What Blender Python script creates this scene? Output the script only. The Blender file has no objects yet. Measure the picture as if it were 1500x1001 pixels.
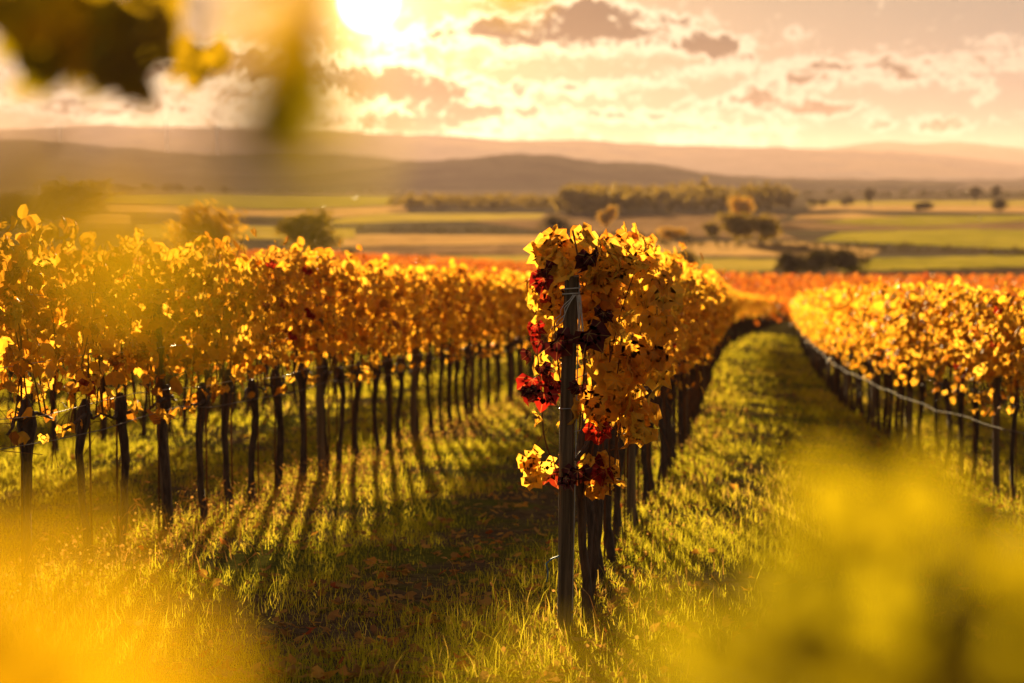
import bpy, math, random
import numpy as np
from mathutils import Vector, Matrix

random.seed(7)
rng = np.random.default_rng(7)
R = math.radians
scene = bpy.context.scene
col = scene.collection

# ------------------------------------------------------------------ camera
FPX = 3540.0                       # focal length in pixels of the 1500 px wide photograph (85 mm)
HORIZON = 262.0                    # row of the true horizon
CAM = np.array([0.0, 0.0, 1.62])
PITCH = math.atan((500.5 - HORIZON) / FPX)
cam_data = bpy.data.cameras.new('camera')
cam_data.lens = 85.0
cam_data.sensor_width = 36.0
cam_data.clip_start = 0.05
cam_data.clip_end = 80000
cam_data.dof.use_dof = True
cam_data.dof.focus_distance = 11.9
cam_data.dof.aperture_fstop = 2.6
cam = bpy.data.objects.new('camera', cam_data)
col.objects.link(cam)
cam.location = CAM
cam.rotation_euler = (math.pi / 2 - PITCH, 0, 0)
scene.camera = cam


def ray(px, py):
    """direction of a photograph pixel, scaled to y = 1"""
    x = (px - 750.0) / FPX
    v = (500.5 - py) / FPX
    cp, sp = math.cos(PITCH), math.sin(PITCH)
    d = np.array([x, cp + v * sp, -sp + v * cp])
    return d / d[1]


def at_depth(px, py, depth):
    return CAM + ray(px, py) * depth


SUN_DIR = ray(537, 0)
SUN_DIR = SUN_DIR / np.linalg.norm(SUN_DIR)
SUN_AZ = math.atan2(SUN_DIR[0], SUN_DIR[1])
SUN_EL = math.asin(SUN_DIR[2])

# ------------------------------------------------------------------ world: sky with clouds
world = bpy.data.worlds.new('World')
scene.world = world
world.use_nodes = True
wt = world.node_tree
wt.nodes.clear()


class NG:
    """small helper to write node maths"""
    def __init__(self, tree):
        self.t = tree

    def n(self, kind, **kw):
        nd = self.t.nodes.new(kind)
        for k, v in kw.items():
            setattr(nd, k, v)
        return nd

    def put(self, sock, v):
        if isinstance(v, bpy.types.NodeSocket):
            self.t.links.new(v, sock)
        elif v is not None:
            sock.default_value = v

    def m(self, op, a, b=None, c=None, clamp=False):
        nd = self.n('ShaderNodeMath', operation=op, use_clamp=clamp)
        for i, v in enumerate((a, b, c)):
            self.put(nd.inputs[i], v)
        return nd.outputs[0]

    def mix(self, f, a, b, blend='MIX'):
        nd = self.n('ShaderNodeMix', data_type='RGBA', blend_type=blend)
        self.put(nd.inputs[0], f)
        for s, v in ((6, a), (7, b)):
            if isinstance(v, tuple) and len(v) == 3:
                v = (*v, 1)
            self.put(nd.inputs[s], v)
        return nd.outputs[2]

    def xyz(self, x, y, z):
        nd = self.n('ShaderNodeCombineXYZ')
        for i, v in enumerate((x, y, z)):
            self.put(nd.inputs[i], v)
        return nd.outputs[0]

    def noise(self, vec, scale, detail=4, rough=0.55, dist=0.0):
        nd = self.n('ShaderNodeTexNoise')
        self.put(nd.inputs['Vector'], vec)
        nd.inputs['Scale'].default_value = scale
        nd.inputs['Detail'].default_value = detail
        nd.inputs['Roughness'].default_value = rough
        nd.inputs['Distortion'].default_value = dist
        return nd.outputs['Fac']

    def ramp(self, f, lo, hi, a=0.0, b=1.0):
        nd = self.n('ShaderNodeMapRange', interpolation_type='SMOOTHSTEP')
        self.put(nd.inputs[0], f)
        for i, v in zip((1, 2, 3, 4), (lo, hi, a, b)):
            nd.inputs[i].default_value = v
        return nd.outputs[0]

    def cramp(self, f, stops):
        nd = self.n('ShaderNodeValToRGB')
        els = nd.color_ramp.elements
        while len(els) < len(stops):
            els.new(0.5)
        for e, (p, c) in zip(els, stops):
            e.position = p
            e.color = (*c, 1)
        self.put(nd.inputs[0], f)
        return nd.outputs[0]


W = NG(wt)
sky = W.n('ShaderNodeTexSky', sky_type='NISHITA')
sky.sun_disc = False
sky.sun_elevation = SUN_EL
sky.sun_rotation = SUN_AZ
sky.altitude = 100
sky.air_density = 0.8
sky.dust_density = 3.0
sky.ozone_density = 0.6
gen = W.n('ShaderNodeTexCoord').outputs['Generated']
sep = W.n('ShaderNodeSeparateXYZ')
W.put(sep.inputs[0], gen)
dx, dy, dz = sep.outputs
DEG = 180 / math.pi
az = W.m('MULTIPLY', W.m('ARCTAN2', dx, dy), DEG)
el = W.m('MULTIPLY', W.m('ARCSINE', dz), DEG)
# angle from the sun, degrees
dot = W.n('ShaderNodeVectorMath', operation='DOT_PRODUCT')
W.put(dot.inputs[0], gen)
dot.inputs[1].default_value = SUN_DIR
theta = W.m('MULTIPLY', W.m('ARCCOSINE', W.m('MINIMUM', dot.outputs['Value'], 0.9999999)), DEG)


def falloff(width):
    return W.m('EXPONENT', W.m('MULTIPLY', theta, -1.0 / width))


disc = W.ramp(theta, 0.35, 0.85, 1.0, 0.0)
near_glow = falloff(1.3)
mid_glow = falloff(3.6)
wide_glow = falloff(14.0)

# clear air: the sky texture, warmed by the dusty evening air, plus the aureole of the low sun
def scaled(colr, f):
    nd = W.n('ShaderNodeVectorMath', operation='SCALE')
    nd.inputs[0].default_value = colr
    W.put(nd.inputs['Scale'], f)
    return nd.outputs[0]


def addv(a, b):
    nd = W.n('ShaderNodeVectorMath', operation='ADD')
    W.put(nd.inputs[0], a)
    W.put(nd.inputs[1], b)
    return nd.outputs[0]


# thin high veil over the whole sky, in front of the clear dusty air
dim = W.n('ShaderNodeVectorMath', operation='SCALE')
W.put(dim.inputs[0], sky.outputs[0])
dim.inputs['Scale'].default_value = 0.016
base_sky = addv(dim.outputs[0], scaled((1.24, 1.18, 1.20), 1.0))
base_sky = addv(base_sky, scaled((0.3, 0.1, 0.0), W.m('EXPONENT', W.m('MULTIPLY', W.m('ABSOLUTE', el), -1 / 1.9))))


# ---- clouds, laid out by azimuth and elevation
def px_angles(px, py):
    d = ray(px, py)
    d = d / np.linalg.norm(d)
    return math.degrees(math.atan2(d[0], d[1])), math.degrees(math.asin(d[2]))


PXDEG = math.degrees(1 / FPX)
coord = W.xyz(az, el, 0.0)
warp1 = W.m('MULTIPLY', W.m('SUBTRACT', W.noise(coord, 1.1, 4), 0.5), 1.5)
warp2 = W.m('MULTIPLY', W.m('SUBTRACT', W.noise(W.xyz(az, el, 7.3), 2.2, 4), 0.5), 0.7)
azw = W.m('ADD', az, warp1)
elw = W.m('ADD', el, warp2)
# (x, y, half width, half height, weight) of the clouds seen in the photograph
CLOUDS = [
    (335, 92, 95, 24, 1.05), (210, 110, 90, 20, .5), (565, 122, 95, 27, 1.25), (430, 112, 60, 24, .4),
    (120, 150, 150, 18, .45), (300, 165, 160, 16, .5), (560, 180, 200, 12, .42),
    (640, 55, 30, 16, .6), (750, 48, 60, 32, .8), (850, 40, 55, 34, .95), (945, 48, 55, 24, .75), (1045, 68, 48, 14, 1.3),
    (735, 130, 60, 10, .5), (850, 132, 80, 12, .5), (800, 165, 130, 10, .46), (960, 172, 110, 10, .5),
    (1112, 143, 36, 15, 1.15), (1200, 160, 62, 11, 1.2), (1180, 112, 38, 18, .6), (1165, 52, 22, 12, .55),
    (1312, 112, 28, 14, .62), (1395, 122, 24, 10, .6), (1438, 130, 16, 18, .6), (1380, 184, 24, 10, 1.2), (1300, 183, 22, 8, 1.1),
    (1290, 85, 18, 6, .5), (1090, 190, 60, 8, .55), (700, 195, 160, 8, .36), (640, 140, 40, 14, .6),
    (700, 40, 40, 14, .55), (880, 15, 60, 14, .7), (1010, 30, 30, 10, .55), (640, 170, 90, 10, .45), (1020, 150, 40, 8, .5), (1230, 100, 20, 8, .5),
    (1450, 178, 60, 5, .4), (60, 100, 60, 18, .4),
]
total = None
for (cx, cy, rx, ry, wgt) in CLOUDS:
    ca, ce = px_angles(cx, cy)
    a1 = W.m('MULTIPLY', W.m('SUBTRACT', azw, ca), 1 / (rx * PXDEG))
    a2 = W.m('MULTIPLY', W.m('SUBTRACT', elw, ce), 1 / (ry * PXDEG))
    q = W.m('ADD', W.m('MULTIPLY', a1, a1), W.m('MULTIPLY', a2, a2))
    g = W.m('MULTIPLY', W.m('EXPONENT', W.m('MULTIPLY', q, -0.8)), wgt)
    total = g if total is None else W.m('ADD', total, g)
# the same kind of broken cloud goes on round the rest of the sky
streak = W.noise(W.xyz(W.m('MULTIPLY', az, 0.16), W.m('MULTIPLY', el, 0.95), 3.1), 1.0, 6, 0.6, 0.4)
low = W.m('MULTIPLY', W.ramp(el, -0.5, 1.2), W.ramp(el, 2.6, 7.0, 1.0, 0.0))
streaks = W.m('MULTIPLY', W.ramp(streak, 0.47, 0.72), W.m('MULTIPLY', low, 0.62))
broken = W.noise(W.xyz(W.m('MULTIPLY', az, 0.35), W.m('MULTIPLY', el, 0.8), 0.0), 0.5, 6, 0.6)
outside = W.m('MULTIPLY', W.ramp(broken, 0.5, 0.7), W.m('MULTIPLY', W.ramp(W.m('ABSOLUTE', az), 13.0, 20.0), W.ramp(el, 4, 40, 0.8, 0.0)))
field_ = W.m('ADD', W.m('ADD', total, streaks), outside)
detail = W.noise(W.xyz(azw, W.m('MULTIPLY', elw, 1.5), 0.0), 2.4, 9, 0.68, 0.5)
lump = W.noise(W.xyz(W.m('ADD', az, 3.7), W.m('MULTIPLY', el, 1.6), 4.4), 3.3, 7, 0.62, 0.2)
dens = W.m('ADD', field_, W.m('MULTIPLY', W.m('SUBTRACT', detail, 0.52), 1.85))
cover = W.ramp(dens, 0.10, 0.46)
thick = W.ramp(W.m('ADD', dens, W.m('MULTIPLY', W.m('SUBTRACT', lump, 0.5), 1.3)), 0.46, 0.98)

clear = addv(addv(base_sky, scaled((11.0, 6.0, 1.4), near_glow)),
             addv(scaled((3.8, 1.6, 0.1), mid_glow), scaled((1.45, 0.86, 0.22), wide_glow)))
# thin edges scatter the low sun forward, thick middles stay grey-brown
edge_col = addv(addv(scaled((5.0, 3.75, 2.65), W.m('ADD', W.m('MULTIPLY', wide_glow, 0.5), 0.72)), scaled((10.0, 7.6, 3.2), mid_glow)),
                scaled((12.0, 8.0, 2.6), near_glow))
core_col = addv(scaled((0.85, 0.56, 0.45), W.m('ADD', W.m('MULTIPLY', wide_glow, 0.3), 0.8)), scaled((1.7, 0.6, 0.0), mid_glow))
cloud_col = W.mix(thick, edge_col, core_col)
sky_col = W.mix(W.m('MULTIPLY', cover, 0.92), clear, cloud_col)
sky_col = addv(sky_col, addv(scaled((120.0, 100.0, 60.0), disc), scaled((34.0, 24.0, 8.0), falloff(0.45))))
bg = W.n('ShaderNodeBackground')
W.put(bg.inputs[0], sky_col)
bg.inputs[1].default_value = 0.05
wout = W.n('ShaderNodeOutputWorld')
wt.links.new(bg.outputs[0], wout.inputs[0])
world.cycles.sampling_method = 'MANUAL'
world.cycles.sample_map_resolution = 1024

# ------------------------------------------------------------------ sun, exposure, render settings
sun_data = bpy.data.lights.new('sun', 'SUN')
sun_data.energy = 5.0
sun_data.angle = R(0.5)
sun_data.color = (1.0, 0.72, 0.36)
sun = bpy.data.objects.new('sun', sun_data)
col.objects.link(sun)
sun.rotation_euler = Vector(SUN_DIR).to_track_quat('Z', 'Y').to_euler()
sun.location = (-30, 300, 60)
vs = scene.view_settings
vs.view_transform = 'Standard'
vs.look = 'None'
vs.exposure = 1.9
vs.gamma = 1.0
scene.render.engine = 'CYCLES'
cy = scene.cycles
cy.use_denoising = True
cy.max_bounces = 8
cy.diffuse_bounces = 3
cy.glossy_bounces = 2
cy.transmission_bounces = 5
cy.transparent_max_bounces = 6
cy.volume_bounces = 0
cy.sample_clamp_indirect = 6
cy.caustics_reflective = False
cy.caustics_refractive = False

# ------------------------------------------------------------------ helpers
def link(o, parent=None):
    col.objects.link(o)
    if parent is not None:
        o.parent = parent
    return o


def tag(o, label=None, cat=None, group=None, kind=None):
    if label: o['label'] = label
    if cat: o['category'] = cat
    if group: o['group'] = group
    if kind: o['kind'] = kind
    return o


def empty(name, loc, rz=0.0):
    o = bpy.data.objects.new(name, None)
    o.empty_display_size = 0.1
    o.location = loc
    o.rotation_euler = (0, 0, rz)
    return link(o)


def mesh_np(name, V, F, mats=(), attrs=None, smooth=False, fmat=None):
    """mesh from numpy arrays; F is (n,3) or (n,4)"""
    V = np.asarray(V, dtype=np.float32)
    F = np.asarray(F, dtype=np.int32)
    me = bpy.data.meshes.new(name)
    k = F.shape[1]
    me.vertices.add(len(V))
    me.vertices.foreach_set('co', V.ravel())
    me.loops.add(F.size)
    me.loops.foreach_set('vertex_index', F.ravel())
    me.polygons.add(len(F))
    me.polygons.foreach_set('loop_start', np.arange(0, F.size, k, dtype=np.int32))
    me.polygons.foreach_set('use_smooth', np.full(len(F), smooth, dtype=bool))
    if fmat is not None:
        me.polygons.foreach_set('material_index', np.asarray(fmat, dtype=np.int32))
    for key, arr in (attrs or {}).items():
        arr = np.asarray(arr, dtype=np.float32)
        if arr.ndim == 1:
            a = me.attributes.new(key, 'FLOAT', 'POINT')
            a.data.foreach_set('value', arr)
        else:
            a = me.attributes.new(key, 'FLOAT_VECTOR', 'POINT')
            a.data.foreach_set('vector', arr.ravel())
    for m in mats:
        me.materials.append(m)
    me.update(calc_edges=True)
    return me


def obj(name, me, parent=None, loc=None, rot=None, scale=None):
    o = bpy.data.objects.new(name, me)
    if loc is not None: o.location = loc
    if rot is not None: o.rotation_euler = rot
    if scale is not None: o.scale = (scale, scale, scale) if np.isscalar(scale) else scale
    return link(o, parent)


def join_geo(parts):
    """parts: list of (V, F); one (V, F)"""
    Vs, Fs, off = [], [], 0
    for V, F in parts:
        Vs.append(V)
        Fs.append(np.asarray(F) + off)
        off += len(V)
    return np.concatenate(Vs), np.concatenate(Fs)


def tube(points, radii, sides=6, cap=True):
    """quads of a tube through points"""
    P = np.asarray(points, dtype=float)
    n = len(P)
    rad = np.broadcast_to(np.asarray(radii, dtype=float), (n,))
    T = np.gradient(P, axis=0)
    T /= np.linalg.norm(T, axis=1)[:, None] + 1e-9
    ref = np.array([0.13, 0.21, 1.0]) if abs(T[:, 2]).mean() < 0.8 else np.array([1.0, 0.17, 0.05])
    A = np.cross(T, ref)
    A /= np.linalg.norm(A, axis=1)[:, None]
    B = np.cross(T, A)
    ang = np.linspace(0, 2 * math.pi, sides, endpoint=False)
    ring = (A[:, None, :] * np.cos(ang)[None, :, None] + B[:, None, :] * np.sin(ang)[None, :, None])
    V = P[:, None, :] + ring * rad[:, None, None]
    V = V.reshape(-1, 3)
    F = []
    for i in range(n - 1):
        for j in range(sides):
            j2 = (j + 1) % sides
            F.append((i * sides + j, i * sides + j2, (i + 1) * sides + j2, (i + 1) * sides + j))
    V = list(map(tuple, V))
    if cap:
        for i, flip in ((0, True), (n - 1, False)):
            c = len(V)
            V.append(tuple(P[i]))
            for j in range(sides):
                j2 = (j + 1) % sides
                a, b = i * sides + j, i * sides + j2
                F.append((b, a, c, c) if flip else (a, b, c, c))
    return np.array(V), np.array(F)


def quads_to_tris(F):
    F = np.asarray(F)
    t1 = F[:, [0, 1, 2]]
    t2 = F[:, [0, 2, 3]]
    keep = t2[:, 1] != t2[:, 2]
    return np.concatenate([t1, t2[keep]])


def tube_tris(*a, **k):
    V, F = tube(*a, **k)
    return V, quads_to_tris(F)


def box_geo(x0, x1, y0, y1, z0, z1):
    V = np.array([(x, y, z) for z in (z0, z1) for y in (y0, y1) for x in (x0, x1)], dtype=float)
    F = np.array([(0, 2, 3, 1), (4, 5, 7, 6), (0, 1, 5, 4), (2, 6, 7, 3), (0, 4, 6, 2), (1, 3, 7, 5)])
    return V, quads_to_tris(F)


def value_noise(x, y, seed=0):
    """smooth 2-D value noise in numpy, 0..1"""
    x = np.asarray(x, float); y = np.asarray(y, float)
    xi = np.floor(x).astype(int); yi = np.floor(y).astype(int)
    fx = x - xi; fy = y - yi
    fx = fx * fx * (3 - 2 * fx); fy = fy * fy * (3 - 2 * fy)

    def h(a, b):
        v = np.sin(a * 127.1 + b * 311.7 + seed * 74.7) * 43758.5453
        return v - np.floor(v)
    return (h(xi, yi) * (1 - fx) + h(xi + 1, yi) * fx) * (1 - fy) + (h(xi, yi + 1) * (1 - fx) + h(xi + 1, yi + 1) * fx) * fy


# ------------------------------------------------------------------ materials
def new_mat(name):
    m = bpy.data.materials.new(name)
    m.use_nodes = True
    t = m.node_tree
    t.nodes.clear()
    return m, NG(t), t.nodes.new('ShaderNodeOutputMaterial')


def leaf_material(name, stops, transl=0.62, tint=(1.0, 0.95, 0.62), gloss=0.12, veins=True, boost=1.0):
    """thin leaf: diffuse + light passing through, colour by leaf, veins and browning edges"""
    m, g, out = new_mat(name)
    at = g.n('ShaderNodeAttribute', attribute_name='rnd').outputs['Fac']
    oi = g.n('ShaderNodeObjectInfo').outputs['Random']
    r = g.m('FRACT', g.m('ADD', at, oi))
    c = g.cramp(r, stops)
    lp = g.n('ShaderNodeAttribute', attribute_name='lp').outputs['Vector']
    pos = g.n('ShaderNodeNewGeometry').outputs['Position']
    if veins:
        s = g.n('ShaderNodeSeparateXYZ')
        g.put(s.inputs[0], lp)
        x, y = s.outputs[0], s.outputs[1]
        rad = g.m('SQRT', g.m('ADD', g.m('MULTIPLY', x, x), g.m('MULTIPLY', y, y)))
        ang = g.m('ARCTAN2', g.m('ABSOLUTE', x), y)
        # main veins at 0, 0.83 and 1.75 rad from the tip, thin all along
        d0 = g.m('ABSOLUTE', ang)
        d1 = g.m('ABSOLUTE', g.m('SUBTRACT', ang, 0.83))
        d2 = g.m('ABSOLUTE', g.m('SUBTRACT', ang, 1.75))
        dv = g.m('MULTIPLY', g.m('MINIMUM', d0, g.m('MINIMUM', d1, d2)), rad)
        vein = g.ramp(dv, 0.008, 0.030, 1.0, 0.0)
        blot = g.noise(pos, 38.0, 4, 0.6)
        edge = g.ramp(g.m('ADD', rad, g.m('MULTIPLY', g.m('SUBTRACT', blot, 0.5), 1.1)), 0.72, 1.05)
        c = g.mix(g.m('MULTIPLY', edge, 0.34), c, (0.28, 0.085, 0.014))
        spot = g.ramp(g.noise(pos, 95.0, 2), 0.64, 0.70)
        c = g.mix(g.m('MULTIPLY', spot, 0.25), c, (0.16, 0.05, 0.012))
        c = g.mix(g.m('MULTIPLY', vein, 0.38), c, (0.62, 0.50, 0.16))
    v = g.noise(pos, 9.0, 3)
    hsv = g.n('ShaderNodeHueSaturation')
    g.put(hsv.inputs['Color'], c)
    g.put(hsv.inputs['Value'], g.ramp(v, 0.25, 0.75, 0.78 * boost, 1.15 * boost))
    c = hsv.outputs[0]
    p = g.n('ShaderNodeBsdfPrincipled')
    g.put(p.inputs['Base Color'], c)
    p.inputs['Roughness'].default_value = 0.55
    p.inputs['Specular IOR Level'].default_value = gloss * 2
    tr = g.n('ShaderNodeBsdfTranslucent')
    g.put(tr.inputs['Color'], g.mix(1.0, c, tint, 'MULTIPLY'))
    mx = g.n('ShaderNodeMixShader')
    mx.inputs[0].default_value = transl
    g.t.links.new(p.outputs[0], mx.inputs[1])
    g.t.links.new(tr.outputs[0], mx.inputs[2])
    bump = g.n('ShaderNodeBump')
    bump.inputs['Strength'].default_value = 0.35
    bump.inputs['Distance'].default_value = 0.004
    g.put(bump.inputs['Height'], g.noise(lp if veins else pos, 9.0 if veins else 60.0, 3))
    g.t.links.new(bump.outputs[0], p.inputs['Normal'])
    g.t.links.new(mx.outputs[0], out.inputs[0])
    return m


GOLD = [(0.0, (0.84, 0.47, 0.05)), (0.22, (0.80, 0.40, 0.035)), (0.45, (0.86, 0.53, 0.08)), (0.66, (0.74, 0.31, 0.025)),
        (0.80, (0.82, 0.47, 0.06)), (0.93, (0.52, 0.17, 0.02)), (1.0, (0.80, 0.36, 0.03))]
ORANGE = [(0.0, (0.86, 0.46, 0.04)), (0.25, (0.78, 0.37, 0.028)), (0.5, (0.88, 0.52, 0.07)), (0.72, (0.66, 0.25, 0.02)),
          (0.90, (0.36, 0.12, 0.016)), (1.0, (0.76, 0.42, 0.05))]
RUST = [(0.0, (0.52, 0.12, 0.014)), (0.3, (0.58, 0.19, 0.02)), (0.55, (0.44, 0.07, 0.013)), (0.8, (0.60, 0.26, 0.03)), (1.0, (0.32, 0.05, 0.014))]
RED = [(0.0, (0.30, 0.016, 0.012)), (0.5, (0.42, 0.034, 0.012)), (0.8, (0.18, 0.012, 0.012)), (1.0, (0.36, 0.07, 0.014))]
MAROON = [(0.0, (0.075, 0.018, 0.018)), (0.5, (0.11, 0.022, 0.018)), (1.0, (0.055, 0.016, 0.016))]
GREENISH = [(0.0, (0.38, 0.29, 0.009)), (0.4, (0.32, 0.26, 0.009)), (0.7, (0.41, 0.29, 0.009)), (1.0, (0.30, 0.24, 0.009))]
OLDGREEN = [(0.0, (0.50, 0.37, 0.018)), (0.5, (0.60, 0.41, 0.02)), (1.0, (0.44, 0.33, 0.018))]
M_gold = leaf_material('gold_vine_leaf', GOLD, 0.80)
M_amber = leaf_material('amber_vine_leaf', ORANGE, 0.72)
M_gold_far = leaf_material('gold_vine_foliage', ORANGE, 0.72, veins=False)
M_rust = leaf_material('rust_vine_foliage', RUST, 0.60, veins=False)
M_red = leaf_material('red_vine_leaf', RED, 0.62, tint=(1.0, 0.55, 0.4))
M_maroon = leaf_material('maroon_vine_leaf', MAROON, 0.22, tint=(1, 0.4, 0.3), gloss=0.06)
M_greenish = leaf_material('yellow_green_leaf', GREENISH, 0.75, tint=(1, 1, 0.5), veins=False)
M_honey = leaf_material('honey_leaf', [(0.0, (0.86, 0.52, 0.012)), (0.5, (0.80, 0.50, 0.012)), (1.0, (0.84, 0.46, 0.012))], 0.8, tint=(1, 1, 0.6), gloss=0.0, veins=False)
M_oldgreen = leaf_material('old_green_leaf', OLDGREEN, 0.66, tint=(1, 0.9, 0.4), veins=False)


def plain_mat(name, c1, c2, scale, rough=0.8, bump=0.0, stretch=(1, 1, 1), detail=5, metal=0.0, spec=0.3, obj_coords=True):
    m, g, out = new_mat(name)
    tc = g.n('ShaderNodeTexCoord').outputs['Object'] if obj_coords else g.n('ShaderNodeNewGeometry').outputs['Position']
    mp = g.n('ShaderNodeMapping')
    g.put(mp.inputs[0], tc)
    mp.inputs['Scale'].default_value = stretch
    f = g.noise(mp.outputs[0], scale, detail, 0.6)
    c = g.mix(g.ramp(f, 0.3, 0.7), c1, c2)
    p = g.n('ShaderNodeBsdfPrincipled')
    g.put(p.inputs['Base Color'], c)
    p.inputs['Roughness'].default_value = rough
    p.inputs['Metallic'].default_value = metal
    p.inputs['Specular IOR Level'].default_value = spec
    if bump:
        b = g.n('ShaderNodeBump')
        b.inputs['Strength'].default_value = bump
        b.inputs['Distance'].default_value = 0.01
        g.put(b.inputs['Height'], f)
        g.t.links.new(b.outputs[0], p.inputs['Normal'])
    g.t.links.new(p.outputs[0], out.inputs[0])
    return m


M_bark = plain_mat('vine_bark', (0.035, 0.022, 0.013), (0.11, 0.07, 0.042), 40, 0.9, 0.9, (1, 1, 0.18))
M_cane = plain_mat('vine_cane', (0.10, 0.042, 0.018), (0.20, 0.085, 0.03), 30, 0.8, 0.2, (1, 1, 0.2), spec=0.08)
M_post = plain_mat('weathered_wood', (0.075, 0.047, 0.022), (0.20, 0.13, 0.063), 55, 0.85, 0.8, (1, 1, 0.035))
M_wire = plain_mat('galvanised_wire', (0.30, 0.29, 0.27), (0.45, 0.44, 0.41), 20, 0.35, metal=0.8)
M_hose = plain_mat('drip_hose', (0.15, 0.125, 0.10), (0.22, 0.19, 0.15), 12, 0.8, spec=0.05)
M_twine = plain_mat('pale_twine', (0.50, 0.44, 0.34), (0.66, 0.60, 0.48), 80, 0.8)
M_blue = plain_mat('blue_twine', (0.05, 0.16, 0.26), (0.08, 0.22, 0.34), 80, 0.6)
M_white = plain_mat('white_paint', (0.72, 0.71, 0.68), (0.82, 0.81, 0.78), 3, 0.5)
M_sheet = plain_mat('sheet_metal_roof', (0.72, 0.72, 0.70), (0.80, 0.80, 0.78), 2, 0.5, metal=0.9)
M_roof = plain_mat('roof_tiles', (0.20, 0.09, 0.06), (0.30, 0.14, 0.09), 6, 0.8)


def grass_material(name, stops, transl=0.45):
    m, g, out = new_mat(name)
    at = g.n('ShaderNodeAttribute', attribute_name='rnd').outputs['Fac']
    c = g.cramp(at, stops)
    p = g.n('ShaderNodeBsdfDiffuse')
    g.put(p.inputs['Color'], c)
    tr = g.n('ShaderNodeBsdfTranslucent')
    g.put(tr.inputs['Color'], c)
    mx = g.n('ShaderNodeMixShader')
    mx.inputs[0].default_value = transl
    g.t.links.new(p.outputs[0], mx.inputs[1])
    g.t.links.new(tr.outputs[0], mx.inputs[2])
    g.t.links.new(mx.outputs[0], out.inputs[0])
    return m


M_grass = grass_material('grass_blades', [(0.0, (0.27, 0.25, 0.012)), (0.45, (0.45, 0.385, 0.018)), (0.75, (0.56, 0.44, 0.025)),
                                           (0.9, (0.56, 0.37, 0.045)), (1.0, (0.58, 0.38, 0.07))], 0.68)
M_seed = grass_material('dry_seed_heads', [(0.0, (0.46, 0.26, 0.07)), (1.0, (0.60, 0.36, 0.11))], 0.55)
M_weed = grass_material('dry_weeds', [(0.0, (0.32, 0.15, 0.03)), (0.5, (0.42, 0.22, 0.045)), (1.0, (0.26, 0.18, 0.02))], 0.55)


def ground_material():
    m, g, out = new_mat('ground')
    pos = g.n('ShaderNodeNewGeometry').outputs['Position']
    big = g.noise(pos, 0.9, 5, 0.6)
    fine = g.noise(pos, 14.0, 5, 0.65)
    c = g.mix(g.ramp(fine, 0.3, 0.7), (0.055, 0.036, 0.018), (0.13, 0.085, 0.042))
    grassy = g.mix(g.ramp(fine, 0.3, 0.75), (0.06, 0.06, 0.012), (0.13, 0.12, 0.02))
    c = g.mix(g.ramp(big, 0.42, 0.6), c, grassy)
    # beyond the vineyard: long strips of stubble, ploughed soil and meadow across the view
    s = g.n('ShaderNodeSeparateXYZ')
    g.put(s.inputs[0], pos)
    strip = g.noise(g.xyz(g.m('MULTIPLY', s.outputs[0], 0.0011), g.m('MULTIPLY', s.outputs[1], 0.0062), 0.0), 1.0, 3, 0.6)
    far_c = g.cramp(strip, [(0.30, (0.15, 0.13, 0.04)), (0.42, (0.25, 0.18, 0.085)), (0.50, (0.15, 0.095, 0.05)),
                            (0.58, (0.28, 0.21, 0.10)), (0.70, (0.16, 0.16, 0.035))])
    tone = g.noise(pos, 0.02, 4)
    far_c = g.mix(g.ramp(tone, 0.3, 0.7, 0.0, 0.35), far_c, (0.12, 0.085, 0.045))
    dist = g.n('ShaderNodeVectorMath', operation='LENGTH')
    g.put(dist.inputs[0], pos)
    c = g.mix(g.ramp(dist.outputs['Value'], 200, 420), c, far_c)
    p = g.n('ShaderNodeBsdfDiffuse')
    g.put(p.inputs['Color'], c)
    b = g.n('ShaderNodeBump')
    b.inputs['Strength'].default_value = 0.6
    b.inputs['Distance'].default_value = 0.03
    g.put(b.inputs['Height'], fine)
    g.t.links.new(b.outputs[0], p.inputs['Normal'])
    g.t.links.new(p.outputs[0], out.inputs[0])
    return m


M_ground = ground_material()

# ------------------------------------------------------------------ terrain
ROW_DIR = ray(1130, 443)                     # the rows run this way, downhill
ROW_A = math.atan2(ROW_DIR[0], ROW_DIR[1])
SLOPE = -ROW_DIR[2] / math.hypot(ROW_DIR[0], ROW_DIR[1])
CA, SA = math.cos(ROW_A), math.sin(ROW_A)
PLAIN_Z = -18.4
_sk = np.array([-60, 0, 110, 300, 345, 390, 440, 500, 560, 90000.0])


def along(s):
    """height along the slope: even fall, then a soft foot on the plain"""
    s = np.asarray(s, float)
    z = -SLOPE * s
    end = PLAIN_Z
    k = 0.8
    return end + np.logaddexp(0, (z - end) * k) / k


def across(t):
    t = np.asarray(t, float)
    bend = np.logaddexp(0, (t + 0.6) * 2.0) / 2.0 - np.logaddexp(0, (t - 7.0) * 2.0) / 2.0
    return -0.010 * np.clip(t + 1, -60, 60) - 0.075 * bend


_A1 = float(across(-1.0))


def ground_st(s, t):
    s = np.asarray(s, float); t = np.asarray(t, float)
    fade = np.clip(1 - (np.hypot(s, t) - 130) / 250, 0, 1)
    z = along(s) + (across(t) - _A1) * fade
    bumps = (value_noise(s * 0.8, t * 0.8, 1) - 0.5) * 0.05 + (value_noise(s * 2.7, t * 2.7, 2) - 0.5) * 0.02
    z = z + bumps * np.clip(1 - s / 120, 0, 1)
    return np.maximum(z, PLAIN_Z)


def st_to_xy(s, t):
    return s * SA + t * CA, s * CA - t * SA


def xy_to_st(x, y):
    return x * SA + y * CA, x * CA - y * SA


def ground_xy(x, y):
    s, t = xy_to_st(np.asarray(x, float), np.asarray(y, float))
    return ground_st(s, t)


def row_point(s, t):
    x, y = st_to_xy(s, t)
    return np.array([x, y, float(ground_st(s, t))])


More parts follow.
